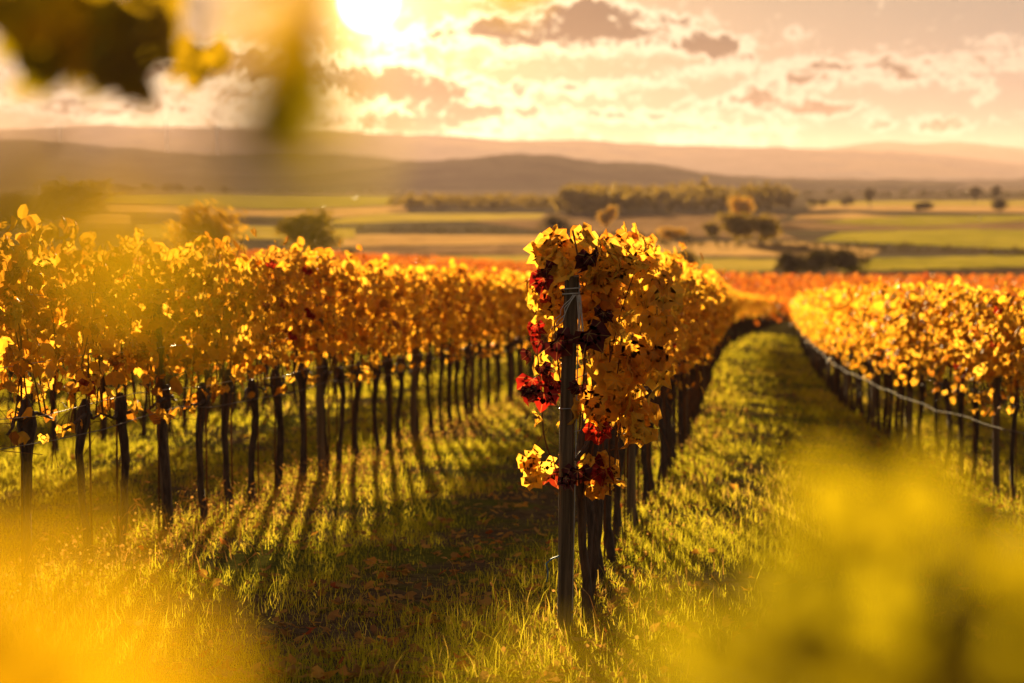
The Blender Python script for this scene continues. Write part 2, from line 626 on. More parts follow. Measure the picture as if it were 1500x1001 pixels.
# lines of the rows across the slope (distance down the slope, distance across)
LINE = {'centre': ([0, 30, 39, 60, 83, 105, 124, 160, 236, 300], [-1.0, -1.0, -1.1, -1.4, -1.6, -1.45, -1.05, -0.3, 1.3, 3.5]),
        'track': ([0, 14, 18, 22, 25, 29, 40, 60, 98, 124, 160, 236, 300], [3.6, 3.1, 2.70, 2.34, 2.0, 1.66, 1.25, 1.12, 1.15, 1.75, 2.5, 4.2, 6.4])}


def row_t(row, s):
    if row in LINE:
        return float(np.interp(s, *LINE[row]))
    if isinstance(row, str):
        row = ROWS[row]
    if row < 0:
        return row + float(np.interp(s, *LINE['centre'])) + 1.0
    return row - 2.1 + float(np.interp(s, *LINE['track']))


def row_dist(s, t):
    """distance from the nearest of the visible row lines"""
    c = np.interp(s, *LINE['centre']); k = np.interp(s, *LINE['track'])
    d = np.abs(t - c)
    for o_ in (-2.96, -5.95, -8.95, -11.95):
        d = np.minimum(d, np.abs(t - c - o_))
    for o_ in (0, 3, 6):
        d = np.minimum(d, np.abs(t - k - o_))
    return d


def grow(start, stop, step, ratio):
    v = [start]
    while v[-1] < stop:
        v.append(v[-1] + step)
        step *= ratio
    return v


s_vals = np.array(sorted([-x for x in grow(9, 3000, 1, 1.5)[1:]] + list(np.arange(-9, 30, 0.25)) + grow(30, 20000, 0.4, 1.045)))
half = list(np.arange(0.25, 9, 0.25)) + grow(9, 15000, 0.4, 1.12)
t_vals = np.array(sorted([-x for x in half] + [0.0] + half))
S, T = np.meshgrid(s_vals, t_vals, indexing='ij')
X, Y = st_to_xy(S, T)
Z = ground_st(S, T)
V = np.stack([X, Y, Z], -1).reshape(-1, 3)
ns, nt = S.shape
idx = np.arange(ns * nt).reshape(ns, nt)
F = np.stack([idx[:-1, :-1], idx[:-1, 1:], idx[1:, 1:], idx[1:, :-1]], -1).reshape(-1, 4)
ground = obj('ground', mesh_np('ground', V, F[:, ::-1], [M_ground], smooth=True))
tag(ground, 'grassy vineyard slope running down to a wide plain', 'ground', kind='structure')


def plain_point(px, py):
    """where the sight line of a pixel meets the plain (or its foot)"""
    d = ray(px, py)
    k = (PLAIN_Z - CAM[2]) / d[2]
    p = CAM + d * k
    p[2] = PLAIN_Z
    return p


# ---- fields laid out on the plain
def field_mat(name, c1, c2, row=0.0):
    m, g, out = new_mat(name)
    pos = g.n('ShaderNodeNewGeometry').outputs['Position']
    f = g.noise(pos, 0.03, 5, 0.6)
    f2 = g.noise(g.xyz(g.m('MULTIPLY', g.n('ShaderNodeSeparateXYZ').outputs[0], 1.0), 0.0, 0.0), 1.0, 1)
    s = g.n('ShaderNodeSeparateXYZ')
    g.put(s.inputs[0], pos)
    lines = g.noise(g.xyz(g.m('MULTIPLY', s.outputs[0], 0.004), g.m('MULTIPLY', s.outputs[1], 0.05), 0.0), 1.0, 3)
    f = g.m('ADD', g.m('MULTIPLY', f, 0.5), g.m('MULTIPLY', lines, 0.5))
    c = g.mix(g.ramp(f, 0.38, 0.62), c1, c2)
    p = g.n('ShaderNodeBsdfDiffuse')
    g.put(p.inputs['Color'], c)
    g.t.links.new(p.outputs[0], out.inputs[0])
    return m


MF = {'green': field_mat('winter_crop', (0.14, 0.19, 0.02), (0.22, 0.25, 0.03)),
      'olive': field_mat('meadow', (0.17, 0.15, 0.035), (0.24, 0.20, 0.05)),
      'tan': field_mat('stubble', (0.30, 0.22, 0.11), (0.38, 0.27, 0.13)),
      'brown': field_mat('ploughed_soil', (0.11, 0.07, 0.04), (0.17, 0.11, 0.065)),
      'dark': field_mat('dark_soil', (0.065, 0.042, 0.026), (0.10, 0.065, 0.038))}
FIELDS = [  # kind, outline in photograph pixels, dropped on the plain
    ('green', [(1195, 353), (1500, 366), (1560, 367), (1560, 340), (1400, 336), (1230, 342)]),
    ('brown', [(1120, 338), (1560, 336), (1560, 322), (1330, 320), (1150, 327)]),
    ('green', [(1190, 327), (1340, 333), (1560, 322), (1560, 316), (1290, 318)]),
    ('tan', [(1160, 322), (1330, 320), (1250, 314), (1170, 316)]),
    ('green', [(1230, 398), (1560, 390), (1560, 374), (1280, 380)]),
    ('dark', [(1180, 414), (1560, 416), (1560, 393), (1270, 399)]),
    ('tan', [(900, 373), (1270, 379), (1290, 368), (1180, 356), (960, 356)]),
    ('brown', [(830, 343), (1170, 352), (1110, 330), (1160, 316), (800, 315), (690, 325)]),
    ('olive', [(480, 328), (790, 322), (800, 314), (560, 314), (500, 320)]),
    ('green', [(150, 300), (400, 305), (575, 300), (575, 288), (300, 284), (160, 290)]),
    ('tan', [(160, 314), (500, 318), (600, 310), (590, 302), (400, 307), (150, 303)]),
    ('olive', [(200, 352), (520, 350), (520, 336), (300, 330), (200, 334)]),
    ('tan', [(480, 362), (790, 358), (800, 346), (500, 344)]),
    ('brown', [(480, 376), (900, 374), (900, 362), (790, 360), (480, 365)]),
    ('olive', [(500, 390), (930, 384), (930, 376), (480, 379)]),
    ('tan', [(-60, 330), (190, 331), (190, 318), (-60, 316)]),
    ('olive', [(920, 400), (1130, 398), (1150, 382), (920, 378)]),
    ('tan', [(1180, 308), (1560, 312), (1560, 303), (1200, 302)]),
    ('olive', [(1180, 301), (1560, 302), (1560, 294), (1190, 296)]),
    ('brown', [(-60, 312), (150, 314), (150, 296), (-60, 292)]),
]
def crop_mat(name, c1, c2):
    m, g, out = new_mat(name)
    pos = g.n('ShaderNodeNewGeometry').outputs['Position']
    c = g.mix(g.ramp(g.noise(pos, 0.03, 4), 0.35, 0.65), c1, c2)
    d_ = g.n('ShaderNodeBsdfDiffuse')
    g.put(d_.inputs['Color'], c)
    t_ = g.n('ShaderNodeBsdfTranslucent')
    g.put(t_.inputs['Color'], c)
    mx = g.n('ShaderNodeMixShader')
    mx.inputs[0].default_value = 0.5
    g.t.links.new(d_.outputs[0], mx.inputs[1])
    g.t.links.new(t_.outputs[0], mx.inputs[2])
    g.t.links.new(mx.outputs[0], out.inputs[0])
    return m


MC = {'green': crop_mat('winter_crop_leaves', (0.15, 0.125, 0.016), (0.21, 0.165, 0.022)), 'olive': crop_mat('meadow_grass', (0.20, 0.15, 0.03), (0.28, 0.20, 0.04)),
      'tan': crop_mat('stubble_stalks', (0.27, 0.16, 0.06), (0.34, 0.21, 0.08)), 'brown': crop_mat('dry_clods', (0.14, 0.085, 0.045), (0.20, 0.12, 0.06)),
      'dark': crop_mat('dark_clods', (0.06, 0.036, 0.022), (0.09, 0.055, 0.03))}
CROP_H = {'green': 0.30, 'olive': 0.34, 'tan': 0.24, 'brown': 0.16, 'dark': 0.12}
frng = np.random.default_rng(3)
for i, (k, outl) in enumerate(FIELDS):
    P = np.array([plain_point(x, y) for x, y in outl])
    # a low field body with a slight crown so that its edge is a real step
    c = P.mean(0)
    z0 = 0.05 + 0.03 * (i % 4)
    top = P.copy(); top[:, 2] += z0
    n = len(P)
    c = c.copy(); c[2] += z0 + 0.02
    V = np.concatenate([P - np.array([0, 0, 0.05]), top, c[None]])
    F = [(j, (j + 1) % n, n + (j + 1) % n) for j in range(n)] + [(j, n + (j + 1) % n, n + j) for j in range(n)] + \
        [(n + j, n + (j + 1) % n, 2 * n) for j in range(n)]
    o = obj('field', mesh_np('field', V, F, [MF[k]]))
    tag(o, {'green': 'strip of green winter crop on the plain', 'olive': 'strip of olive meadow on the plain', 'tan': 'strip of pale stubble on the plain',
            'brown': 'strip of brown ploughed soil on the plain', 'dark': 'dark ploughed strip beside the vineyard foot'}[k], 'field', 'fields on the plain', 'structure')
    # drilled rows of crop or stubble standing on it, across the view
    ymin, ymax = P[:, 1].min(), P[:, 1].max()
    rows_v, rows_f, off_ = [], [], 0
    yy = ymin + 2.0
    while yy < ymax - 1:
        xs_ = []
        for j in range(n):
            a_, b_ = P[j], P[(j + 1) % n]
            if (a_[1] > yy) != (b_[1] > yy):
                xs_.append(a_[0] + (yy - a_[1]) / (b_[1] - a_[1]) * (b_[0] - a_[0]))
        xs_.sort()
        for q in range(0, len(xs_) - 1, 2):
            m_ = max(2, int((xs_[q + 1] - xs_[q]) / (yy * 0.006)))
            gx = np.linspace(xs_[q], xs_[q + 1], m_)
            h_ = CROP_H[k] * frng.uniform(0.6, 1.3, m_)
            jy = frng.normal(0, 0.3, m_)
            lo = np.stack([gx, yy + jy, np.full(m_, PLAIN_Z + z0)], -1)
            hi = np.stack([gx, yy + jy + frng.normal(0, 0.15, m_), PLAIN_Z + z0 + h_], -1)
            rows_v += [lo, hi]
            a_ = np.arange(m_ - 1) + off_
            rows_f.append(np.stack([a_, a_ + 1, a_ + 1 + m_, a_ + m_], -1))
            off_ += 2 * m_
        yy += max(5.0, yy * 0.0075)
    if rows_f:
        cr = obj('crop', mesh_np('crop', np.concatenate(rows_v), np.concatenate(rows_f), [MC[k]]), o)
        cr['kind'] = 'stuff'


# ---- hills
def hill_mat(name, c1, c2):
    m, g, out = new_mat(name)
    pos = g.n('ShaderNodeNewGeometry').outputs['Position']
    f = g.noise(pos, 0.006, 6, 0.65)
    f2 = g.noise(pos, 0.0012, 4, 0.6)
    c = g.mix(g.ramp(f, 0.35, 0.65), c1, c2)
    c = g.mix(g.ramp(f2, 0.5, 0.62, 0.0, 0.6), c, (0.20, 0.15, 0.075))
    p = g.n('ShaderNodeBsdfDiffuse')
    g.put(p.inputs['Color'], c)
    g.t.links.new(p.outputs[0], out.inputs[0])
    return m


M_hill = hill_mat('wooded_hills', (0.055, 0.045, 0.025), (0.10, 0.08, 0.04))
M_ridge = hill_mat('haze_tinted_hills', (0.045, 0.055, 0.065), (0.075, 0.08, 0.085))  # blue of distant haze put into the base colour of the ridges


def hill(name, skyline, depth, width, mat, label, rough=1.0, seed=0):
    xs = np.array([p[0] for p in skyline], float)
    ys = np.array([p[1] for p in skyline], float)
    gx = np.linspace(xs[0], xs[-1], 260)
    gy = np.interp(gx, xs, ys)
    ker = np.ones(7) / 7
    gy = np.convolve(np.pad(gy, 3, mode='edge'), ker, 'valid')
    gy += (value_noise(gx * 0.05, gx * 0, seed) - 0.5) * 3.0 * rough + (value_noise(gx * 0.22, gx * 0, seed + 3) - 0.5) * 1.4 * rough
    crest = CAM[2] + (HORIZON - gy) / FPX * depth
    crest = np.maximum(crest, PLAIN_Z + 0.2)
    X0 = (gx - 750) / FPX * depth
    prof = np.array([-1, -.8, -.6, -.45, -.3, -.15, 0, .3, .65, 1.0])
    hgt = np.array([-.02, .10, .27, .46, .68, .88, 1.0, .82, .4, -.02])
    Vs = []
    for q, h in zip(prof, hgt):
        n = (value_noise(X0 / depth * 60 + q * 9, q * 7 + X0 * 0, seed + 5) - 0.5) * 0.22 * (1 - abs(h - 0.5) * 2 * 0.9)
        z = PLAIN_Z + (crest - PLAIN_Z) * np.clip(h + n, -0.02, 1.0)
        z = np.maximum(z, PLAIN_Z - 0.4)
        Vs.append(np.stack([X0 * (1 + q * width / depth), np.full_like(X0, depth + q * width), z], -1))
    V = np.concatenate(Vs)
    n = len(gx)
    F = []
    for r_ in range(len(prof) - 1):
        a = np.arange(n - 1) + r_ * n
        F.append(np.stack([a, a + 1, a + 1 + n, a + n], -1))
    o = obj(name, mesh_np(name, V, np.concatenate(F), [mat], smooth=True))
    tag(o, label, 'hill', kind='structure')
    return o


hill('hills', [(-700, 214), (-300, 222), (-60, 205), (60, 207), (170, 217), (300, 226), (420, 222), (480, 226), (545, 229), (600, 236), (700, 243), (840, 252), (1000, 262), (1150, 264)],
     6200, 1500, M_hill, 'low brown hill fading below the sun', 0.8, 1)
hill('hills', [(300, 262), (420, 258), (560, 243), (640, 235), (700, 231), (760, 226), (805, 227), (850, 236), (900, 238), (960, 240), (1020, 252), (1100, 259), (1250, 265), (1400, 267)],
     4800, 900, M_hill, 'rounded wooded hill standing before the long ridge', 0.9, 2)
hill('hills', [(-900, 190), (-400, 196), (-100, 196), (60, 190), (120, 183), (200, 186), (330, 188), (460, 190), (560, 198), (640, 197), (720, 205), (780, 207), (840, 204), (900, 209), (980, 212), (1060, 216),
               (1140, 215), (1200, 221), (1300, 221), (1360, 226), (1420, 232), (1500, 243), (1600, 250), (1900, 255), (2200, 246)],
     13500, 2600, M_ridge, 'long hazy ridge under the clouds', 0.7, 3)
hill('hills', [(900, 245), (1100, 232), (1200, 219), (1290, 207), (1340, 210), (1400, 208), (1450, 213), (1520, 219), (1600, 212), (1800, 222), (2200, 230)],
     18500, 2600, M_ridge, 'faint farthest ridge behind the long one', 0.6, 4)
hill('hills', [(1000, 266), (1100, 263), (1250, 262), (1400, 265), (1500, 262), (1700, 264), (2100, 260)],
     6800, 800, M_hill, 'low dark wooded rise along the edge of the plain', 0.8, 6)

# ------------------------------------------------------------------ leaves
HALF = [(0.24, 0.76), (0.36, 0.60), (0.72, 0.60), (0.68, 0.24), (0.80, -0.02), (0.46, -0.38), (0.09, -0.12)]
OUT15 = np.array([(0.0, 1.0)] + HALF + [(-x, y) for x, y in HALF[::-1]])
HALF8 = [(0.30, 0.58), (0.74, 0.55), (0.72, -0.05), (0.34, -0.34)]
OUT9 = np.array([(0.0, 1.0)] + HALF8 + [(-x, y) for x, y in HALF8[::-1]])


def bend_leaf(P2, r_, curl, fold, wave, twist):
    x, y = P2[:, 0], P2[:, 1]
    rad = np.hypot(x, y)
    th = np.arctan2(x, y)
    z = -curl * rad ** 2 + fold * np.abs(x) + wave * np.sin(5 * th + twist) * rad ** 1.5 + 0.05 * np.sin(11 * th + twist * 2) * rad
    z = z + twist * 0.03 * x * y
    return np.stack([x, y - 0.25 * curl * np.maximum(y, 0) ** 2, z], -1)


def leaf_geo(detail, r_):
    curl, fold = r_.uniform(-0.1, 0.55), r_.uniform(-0.1, 0.45)
    wave, twist = r_.uniform(0.04, 0.16), r_.uniform(-3, 3)
    if detail == 2:
        jit = 1 + r_.normal(0, 0.05, len(OUT15))
        o_ = OUT15 * jit[:, None]
        mid = o_ * 0.55
        P = np.concatenate([[[0, 0.0]], mid, o_])
        n = len(o_)
        F = [(0, 1 + (j + 1) % n, 1 + j) for j in range(n)]
        for j in range(n):
            k = (j + 1) % n
            F += [(1 + j, 1 + k, 1 + n + k), (1 + j, 1 + n + k, 1 + n + j)]
        F = [f[::-1] if i >= n else f for i, f in enumerate(F)]
    elif detail == 1:
        o_ = OUT9 * (1 + r_.normal(0, 0.07, len(OUT9)))[:, None]
        P = np.concatenate([[[0, 0.1]], o_])
        n = len(o_)
        F = [(0, 1 + (j + 1) % n, 1 + j) for j in range(n)]
    else:
        P = np.array([(0, 1), (0.75, 0.3), (0.35, -0.4), (-0.4, -0.35), (-0.75, 0.35)], float) * (1 + r_.normal(0, 0.12, 5))[:, None]
        F = [(0, 2, 1), (0, 3, 2), (0, 4, 3)]
    V = bend_leaf(P, r_, curl, fold, wave, twist)
    return V, np.array(F), np.concatenate([P, np.zeros((len(P), 1))], 1)


def frames(down, normal):
    """rotation matrices with y = tip direction, z = upper side"""
    Yv = down / np.linalg.norm(down, axis=1)[:, None]
    Xv = np.cross(Yv, normal)
    Xv /= np.linalg.norm(Xv, axis=1)[:, None] + 1e-9
    Zv = np.cross(Xv, Yv)
    return np.stack([Xv, Yv, Zv], -1)       # columns


def scatter_leaves(pos, Rm, size, detail, r_, rnd=None):
    """one (V, F, rnd, lp) of many leaves"""
    protos = [leaf_geo(detail, r_) for _ in range(6)]
    Vs, Fs, As, Ls = [], [], [], []
    off = 0
    which = r_.integers(0, 6, len(pos))
    if rnd is None:
        rnd = r_.random(len(pos))
    for k, (v, f, lp) in enumerate(protos):
        ids = np.where(which == k)[0]
        if not len(ids):
            continue
        P = np.einsum('nij,vj->nvi', Rm[ids], v) * size[ids][:, None, None] + pos[ids][:, None, :]
        nv = len(v)
        Vs.append(P.reshape(-1, 3))
        Fs.append((f[None] + (np.arange(len(ids)) * nv)[:, None, None]).reshape(-1, 3) + off)
        As.append(np.repeat(rnd[ids], nv))
        Ls.append(np.tile(lp, (len(ids), 1)))
        off += nv * len(ids)
    return np.concatenate(Vs), np.concatenate(Fs), np.concatenate(As), np.concatenate(Ls)


LEAF_PROTO = []
for k in range(10):
    v, f, lp = leaf_geo(2, np.random.default_rng(100 + k))
    LEAF_PROTO.append((v, f, lp))


def leaf_mesh_set(name, mat):
    return [mesh_np(name, v, f, [mat], {'lp': lp}, smooth=True) for v, f, lp in LEAF_PROTO]


LM_gold = leaf_mesh_set('gold_leaf', M_gold)
LM_amber = leaf_mesh_set('amber_leaf', M_amber)
LM_red = leaf_mesh_set('red_leaf', M_red)
LM_maroon = leaf_mesh_set('maroon_leaf', M_maroon)
LM_greenish = leaf_mesh_set('yellow_green_leaf', M_greenish)
LM_honey = leaf_mesh_set('honey_leaf', M_honey)
LM_oldgreen = leaf_mesh_set('old_green_leaf', M_oldgreen)


def leaf_object(pos, Rm, size, meshes, parent, r_, name='leaf'):
    o = bpy.data.objects.new(name, meshes[int(r_.integers(0, len(meshes)))])
    M = Matrix([[*(Rm[i] * size), pos[i]] for i in range(3)] + [[0, 0, 0, 1]])
    o.matrix_basis = M
    return link(o, parent)


# ---- vine variants (local frame: y along the row, z up, base at the origin)
def canopy(n, r_, zlo=1.10, zhi=1.93, thick=0.18, length=0.98):
    y = r_.uniform(-length / 2, length / 2, n)
    u = r_.beta(1.15, 1.0, n)
    z = zlo + (zhi - zlo) * u + r_.normal(0, 0.03, n)
    prof = np.clip(0.55 + 1.3 * u - 1.15 * u ** 3, 0.35, 1.2)
    x = np.clip(r_.normal(0, thick, n), -0.4, 0.4) * prof
    d = r_.random(n) < 0.05
    z[d] = r_.uniform(0.82, 1.10, d.sum())
    top = r_.random(n) < 0.02
    z[top] = r_.uniform(1.92, 2.02, top.sum())
    pos = np.stack([x, y, z], -1)
    out = np.stack([np.sign(x + 1e-6) * 0.8 + r_.normal(0, 0.5, n), r_.normal(0, 0.65, n), r_.normal(0.45, 0.45, n)], -1)
    down = np.stack([np.sign(x) * 0.3 + r_.normal(0, 0.45, n), r_.normal(0, 0.5, n), r_.normal(-0.9, 0.35, n)], -1)
    size = np.clip(r_.normal(0.063, 0.014, n), 0.034, 0.10)
    return pos, frames(down, out), size


def cane_path(r_, y0, lean=0.0):
    zz = np.linspace(0.90, r_.uniform(1.75, 2.0), 8)
    ph = r_.uniform(0, 6)
    k = (zz - zz[0])
    x = 0.05 * np.sin(zz * 4 + ph) * (0.4 + k) + r_.normal(0, 0.05) * k
    y = y0 + lean * k + 0.05 * np.sin(zz * 3 + ph * 2)
    return np.stack([x, y, zz], -1)


N_VAR = 8
var = []
for k in range(N_VAR):
    r_ = np.random.default_rng(500 + k)
    # trunk with a swollen head
    zz = np.array([-0.06, 0.05, 0.2, 0.36, 0.5, 0.62, 0.72, 0.78, 0.84, 0.9])
    zz = zz * np.where(zz > 0, 1.13, 1.0)
    ph = r_.uniform(0, 6)
    amp = r_.uniform(0.006, 0.030)
    px_ = amp * np.sin(zz * 6 + ph) + r_.normal(0, 0.004, len(zz))
    py_ = amp * 1.4 * np.sin(zz * 5 + ph * 1.7) + r_.normal(0, 0.05) * zz
    rad = np.array([.040, .031, .026, .025, .025, .027, .034, .045, .040, .014]) * r_.uniform(0.85, 1.25)
    rad = rad * (1 + r_.normal(0, 0.07, len(rad)))
    tv, tf = tube_tris(np.stack([px_, py_, zz], -1), rad, 8)
    tv = tv + r_.normal(0, 0.0025, tv.shape)
    # cordon arms along the wire
    arms = []
    for sgn in (-1, 1):
        q = np.linspace(0, 1, 5)
        arms.append(tube_tris(np.stack([px_[7] + 0.02 * np.sin(q * 5 + ph), py_[7] + sgn * q * 0.42, 0.90 + 0.03 * np.sin(q * 4 + ph * 2)], -1),
                              0.016 - 0.009 * q, 5))
    tv, tf = join_geo([(tv, tf)] + arms)
    trunk_me = mesh_np('vine_trunk', tv, tf, [M_bark], smooth=True)
    cane_geos = []
    for c_ in range(5):
        P = cane_path(r_, r_.uniform(-0.42, 0.42), r_.normal(0, 0.12))
        cane_geos.append(tube_tris(P, np.linspace(0.0055, 0.0022, len(P)), 5, cap=False))
    # petiole tangle and stripped shoot stubs low in the canopy
    twigs = []
    for c_ in range(14):
        p0 = np.array([r_.normal(0, 0.1), r_.uniform(-0.48, 0.48), r_.uniform(0.78, 1.1)])
        d_ = np.array([r_.normal(0, 0.12), r_.normal(0, 0.12), r_.normal(-0.05, 0.12)])
        twigs.append(tube_tris(np.stack([p0, p0 + d_ * 0.5 + [0, 0, 0.02], p0 + d_]), 0.0022, 3, cap=False))
    pos, Rm, size = canopy(225, r_)
    # leaves nearest the outer faces first: these are the ones that can be told apart
    order = np.argsort(-np.abs(pos[:, 0]) - 0.10 * r_.random(len(pos)))
    pos, Rm, size = pos[order], Rm[order], size[order]
    NI = 84
    fv, ff, fa, fl = scatter_leaves(pos, Rm, size, 1, r_)
    iv, if_, ia, il = scatter_leaves(pos[NI:], Rm[NI:], size[NI:], 1, r_)
    sp_ = slice(NI, NI + 50)
    sparse = scatter_leaves(pos[sp_], Rm[sp_], size[sp_], 1, r_)

    def foliage(v, f, a, l, mat, with_canes=True, nm='vine_foliage'):
        geos = [(v, f)] + (cane_geos if with_canes else []) + twigs
        VV, FF = join_geo(geos)
        fm = np.zeros(len(FF), int); fm[len(f):] = 1
        ra = np.zeros(len(VV)); ra[:len(a)] = a
        lp = np.zeros((len(VV), 3)); lp[:len(l)] = l
        return mesh_np(nm, VV, FF, [mat, M_cane], {'rnd': ra, 'lp': lp}, fmat=fm)
    var.append(dict(trunk=trunk_me,
                    full=foliage(fv, ff, fa, fl, M_gold_far), inner=foliage(iv, if_, ia, il, M_gold_far, False), sparse=foliage(*sparse, M_gold_far, False),
                    canes=[mesh_np('vine_cane', v, f, [M_cane], smooth=True) for v, f in cane_geos],
                    leaves=(pos[:NI], Rm[:NI], size[:NI]), geo=(fv, ff, fa, tv, tf)))

v_, f_ = tube_tris(np.array([[0.035, 0.03, -0.2], [0.03, 0.03, 0.6], [0.025, 0.028, 1.35]]), 0.0065, 5)
STAKE = mesh_np('vine_stake', v_, f_, [M_cane], smooth=True)
SPACING = 0.92
ROWS = {'centre': -1.0, 'sun': -3.96, 'sun2': -6.95, 'track': 2.1}
LABELS = {
    'centre': ('golden grapevine well back in the row behind the red-leaved wooden end post', 'grapevines behind the end post'),
    'sun': ('golden grapevine with dark trunk in the row casting striped shadows on the grass', 'grapevines of the striped-shadow row'),
    'sun2': ('shaded grapevine glimpsed between the trunks of the striped-shadow row', 'grapevines behind the striped-shadow row'),
    'track': ('golden grapevine in the row across the green track from the end post', 'grapevines across the green track'),
}


ORD = ['first', 'second', 'third', 'fourth', 'fifth', 'sixth', 'seventh', 'eighth', 'ninth', 'tenth', 'eleventh', 'twelfth']
POST_S = {'sun': 15.55, 'track': 18.0}
ROW_NAME = {'sun': 'the striped-shadow row', 'track': 'the row across the green track'}
count = {}


def vine_label(row, s):
    """which vine this is, counted from the posts one can find"""
    if row == 'centre':
        i = count[row] = count.get(row, 0) + 1
        if i <= 8:
            return ORD[i - 1] + ' grapevine behind the in-focus vine at the red-leaved wooden end post'
    if row in POST_S:
        p = math.floor((s - POST_S[row]) / 5.5)
        i = count[(row, p)] = count.get((row, p), 0) + 1
        if p == -1:
            return ORD[i - 1] + ' vine uphill of the first line post of ' + ROW_NAME[row]
        if p < 4 and i <= 7:
            return ORD[i - 1] + ' golden grapevine downhill of the ' + ORD[p] + ' line post of ' + ROW_NAME[row]
        return 'golden grapevine far down ' + ROW_NAME[row] + ' past its fourth post'
    return LABELS[row][0]


def place_vine(s, t, row, detail, k, r_):
    p = row_point(s, t)
    flip = r_.random() < 0.5
    root = empty('grapevine', p, -ROW_A + (math.pi if flip else 0) + r_.normal(0, 0.03))
    root.scale = (1, 1, r_.uniform(0.96, 1.04))
    tag(root, vine_label(row, s), 'grapevine', LABELS[row][1])
    vr = var[k]
    obj('trunk', vr['trunk'], root)
    if s < 60:
        obj('stake', STAKE, root)
    if detail:
        f = obj('foliage', vr['sparse' if row == 'centre' else 'inner'], root)
        for c_ in vr['canes']:
            obj('cane', c_, root)
        pos, Rm, size = vr['leaves']
        if row == 'centre' and s < END_S + 7:       # a thin, loose stretch of the row
            pos, Rm, size = pos[::2] * np.array([0.75, 1, 1]), Rm[::2], size[::2] * 1.2
        for i in range(len(pos)):
            m_ = LM_amber if row == 'sun' else LM_gold
            if r_.random() < 0.02: m_ = LM_red
            leaf_object(pos[i], Rm[i], size[i] * r_.uniform(0.9, 1.15), m_, root, r_)
    else:
        f = obj('foliage', vr['full'], root)
    f['kind'] = 'stuff'
    return root


rr = np.random.default_rng(11)
END_S = float(xy_to_st(*at_depth(835, 930, 11.85)[:2])[0])
far_list = []


def row_run(row, s0, n_things, s_end, near):
    s = s0
    i = 0
    while s < s_end:
        k = int(rr.integers(0, N_VAR))
        if i < n_things:
            place_vine(s, row_t(row, s) + rr.normal(0, 0.02), row, s < near, k, rr)
        else:
            far_list.append((s, row_t(row, s), k))
        s += SPACING + rr.normal(0, 0.06)
        i += 1


row_run('centre', END_S + 1.1, 90, 250, 21.0)
row_run('sun', 10.9, 85, 160, 20.5)
row_run('sun2', 14.0, 35, 122, 0)
row_run('track', 16.0, 90, 250, 29.0)
for t in (-9.95, -12.95, -15.95, -18.9, 5.1, 8.1, 11.1, 14.1):
    s = 18.0 if t < 0 else 24.0
    while s < (122 if t < 0 or t > 9 else 200):
        far_list.append((s, row_t(t, s), int(rr.integers(0, N_VAR))))
        s += SPACING

# ---- the rest of the vines as one mass
Vs, Fs, As, Ms = [], [], [], []
off = 0
for (s, t, k) in far_list:
    fv, ff, fa, tv, tf = var[k]['geo']
    # leaves of every other group only where nothing could be told apart
    step = 1 if s < 40 else 2
    ids = np.arange(0, len(ff), 9)
    pick = ids[::step]
    sel = (pick[:, None] + np.arange(9)[None]).ravel()
    sel = sel[sel < len(ff)]
    f_ = ff[sel]
    used, inv = np.unique(f_, return_inverse=True)
    v_ = fv[used].copy()
    a_ = fa[used]
    if step == 2:
        v_[:, 2] = v_[:, 2]
    geo_v = np.concatenate([v_, tv])
    geo_f = np.concatenate([inv.reshape(-1, 3), tf + len(v_)])
    p = row_point(s, t)
    sg = 1 if rr.random() < 0.5 else -1
    xl, yl = geo_v[:, 0] * sg, geo_v[:, 1] * sg
    x = p[0] + xl * CA + yl * SA
    y = p[1] - xl * SA + yl * CA
    Vs.append(np.stack([x, y, p[2] + geo_v[:, 2]], -1))
    Fs.append(geo_f + off)
    As.append(np.concatenate([(a_ + rr.random()) % 1.0, np.zeros(len(tv))]))
    Ms.append(np.concatenate([np.zeros(len(f_), int), np.ones(len(tf), int)]))
    off += len(geo_v)
o = obj('vineyard_rows', mesh_np('vineyard_rows', np.concatenate(Vs), np.concatenate(Fs), [M_gold_far, M_bark],
                                {'rnd': np.concatenate(As)}, fmat=np.concatenate(Ms)))
tag(o, 'remaining golden vines of the outer rows merging into one mass', 'vines', kind='stuff')

# ---- the rust-red vineyard lower down the slope
n_clump = 150000
r_ = np.random.default_rng(21)
tl = r_.uniform(-230, 110, n_clump)
sl = 124 + (600 - 124) * r_.random(n_clump) ** 0.8
sl = np.round((sl + 0.12 * tl) / 2.8) * 2.8 - 0.12 * tl
keep = (tl > -0.42 * sl) & (tl < 0.16 * sl)
tl, sl = tl[keep], sl[keep]
sl_end = 465 + 1.2 * np.maximum(-tl, 0)
keep = sl < sl_end
tl, sl = tl[keep], sl[keep]
xl, yl = st_to_xy(sl, tl)
zl = ground_st(sl, tl)
n = len(sl)
hz = r_.beta(1.6, 1.0, n) * 1.5 + 0.45
pos = np.stack([xl, yl + r_.normal(0, 0.25, n), zl + hz], -1)
down = np.stack([r_.normal(0, 0.6, n), r_.normal(0, 0.6, n), r_.normal(-0.6, 0.5, n)], -1)
nor = np.stack([r_.normal(0, 1, n), r_.normal(0, 1, n), r_.normal(0.5, 0.6, n)], -1)
size = 0.10 + 0.0009 * sl
Vv, Ff, Aa, Ll = scatter_leaves(pos, frames(down, nor), size, 0, r_)
o = obj('lower_vineyard', mesh_np('lower_vineyard', Vv, Ff, [M_rust], {'rnd': Aa}))
tag(o, 'rust-red vineyard lower on the slope before the fields', 'vineyard', kind='stuff')

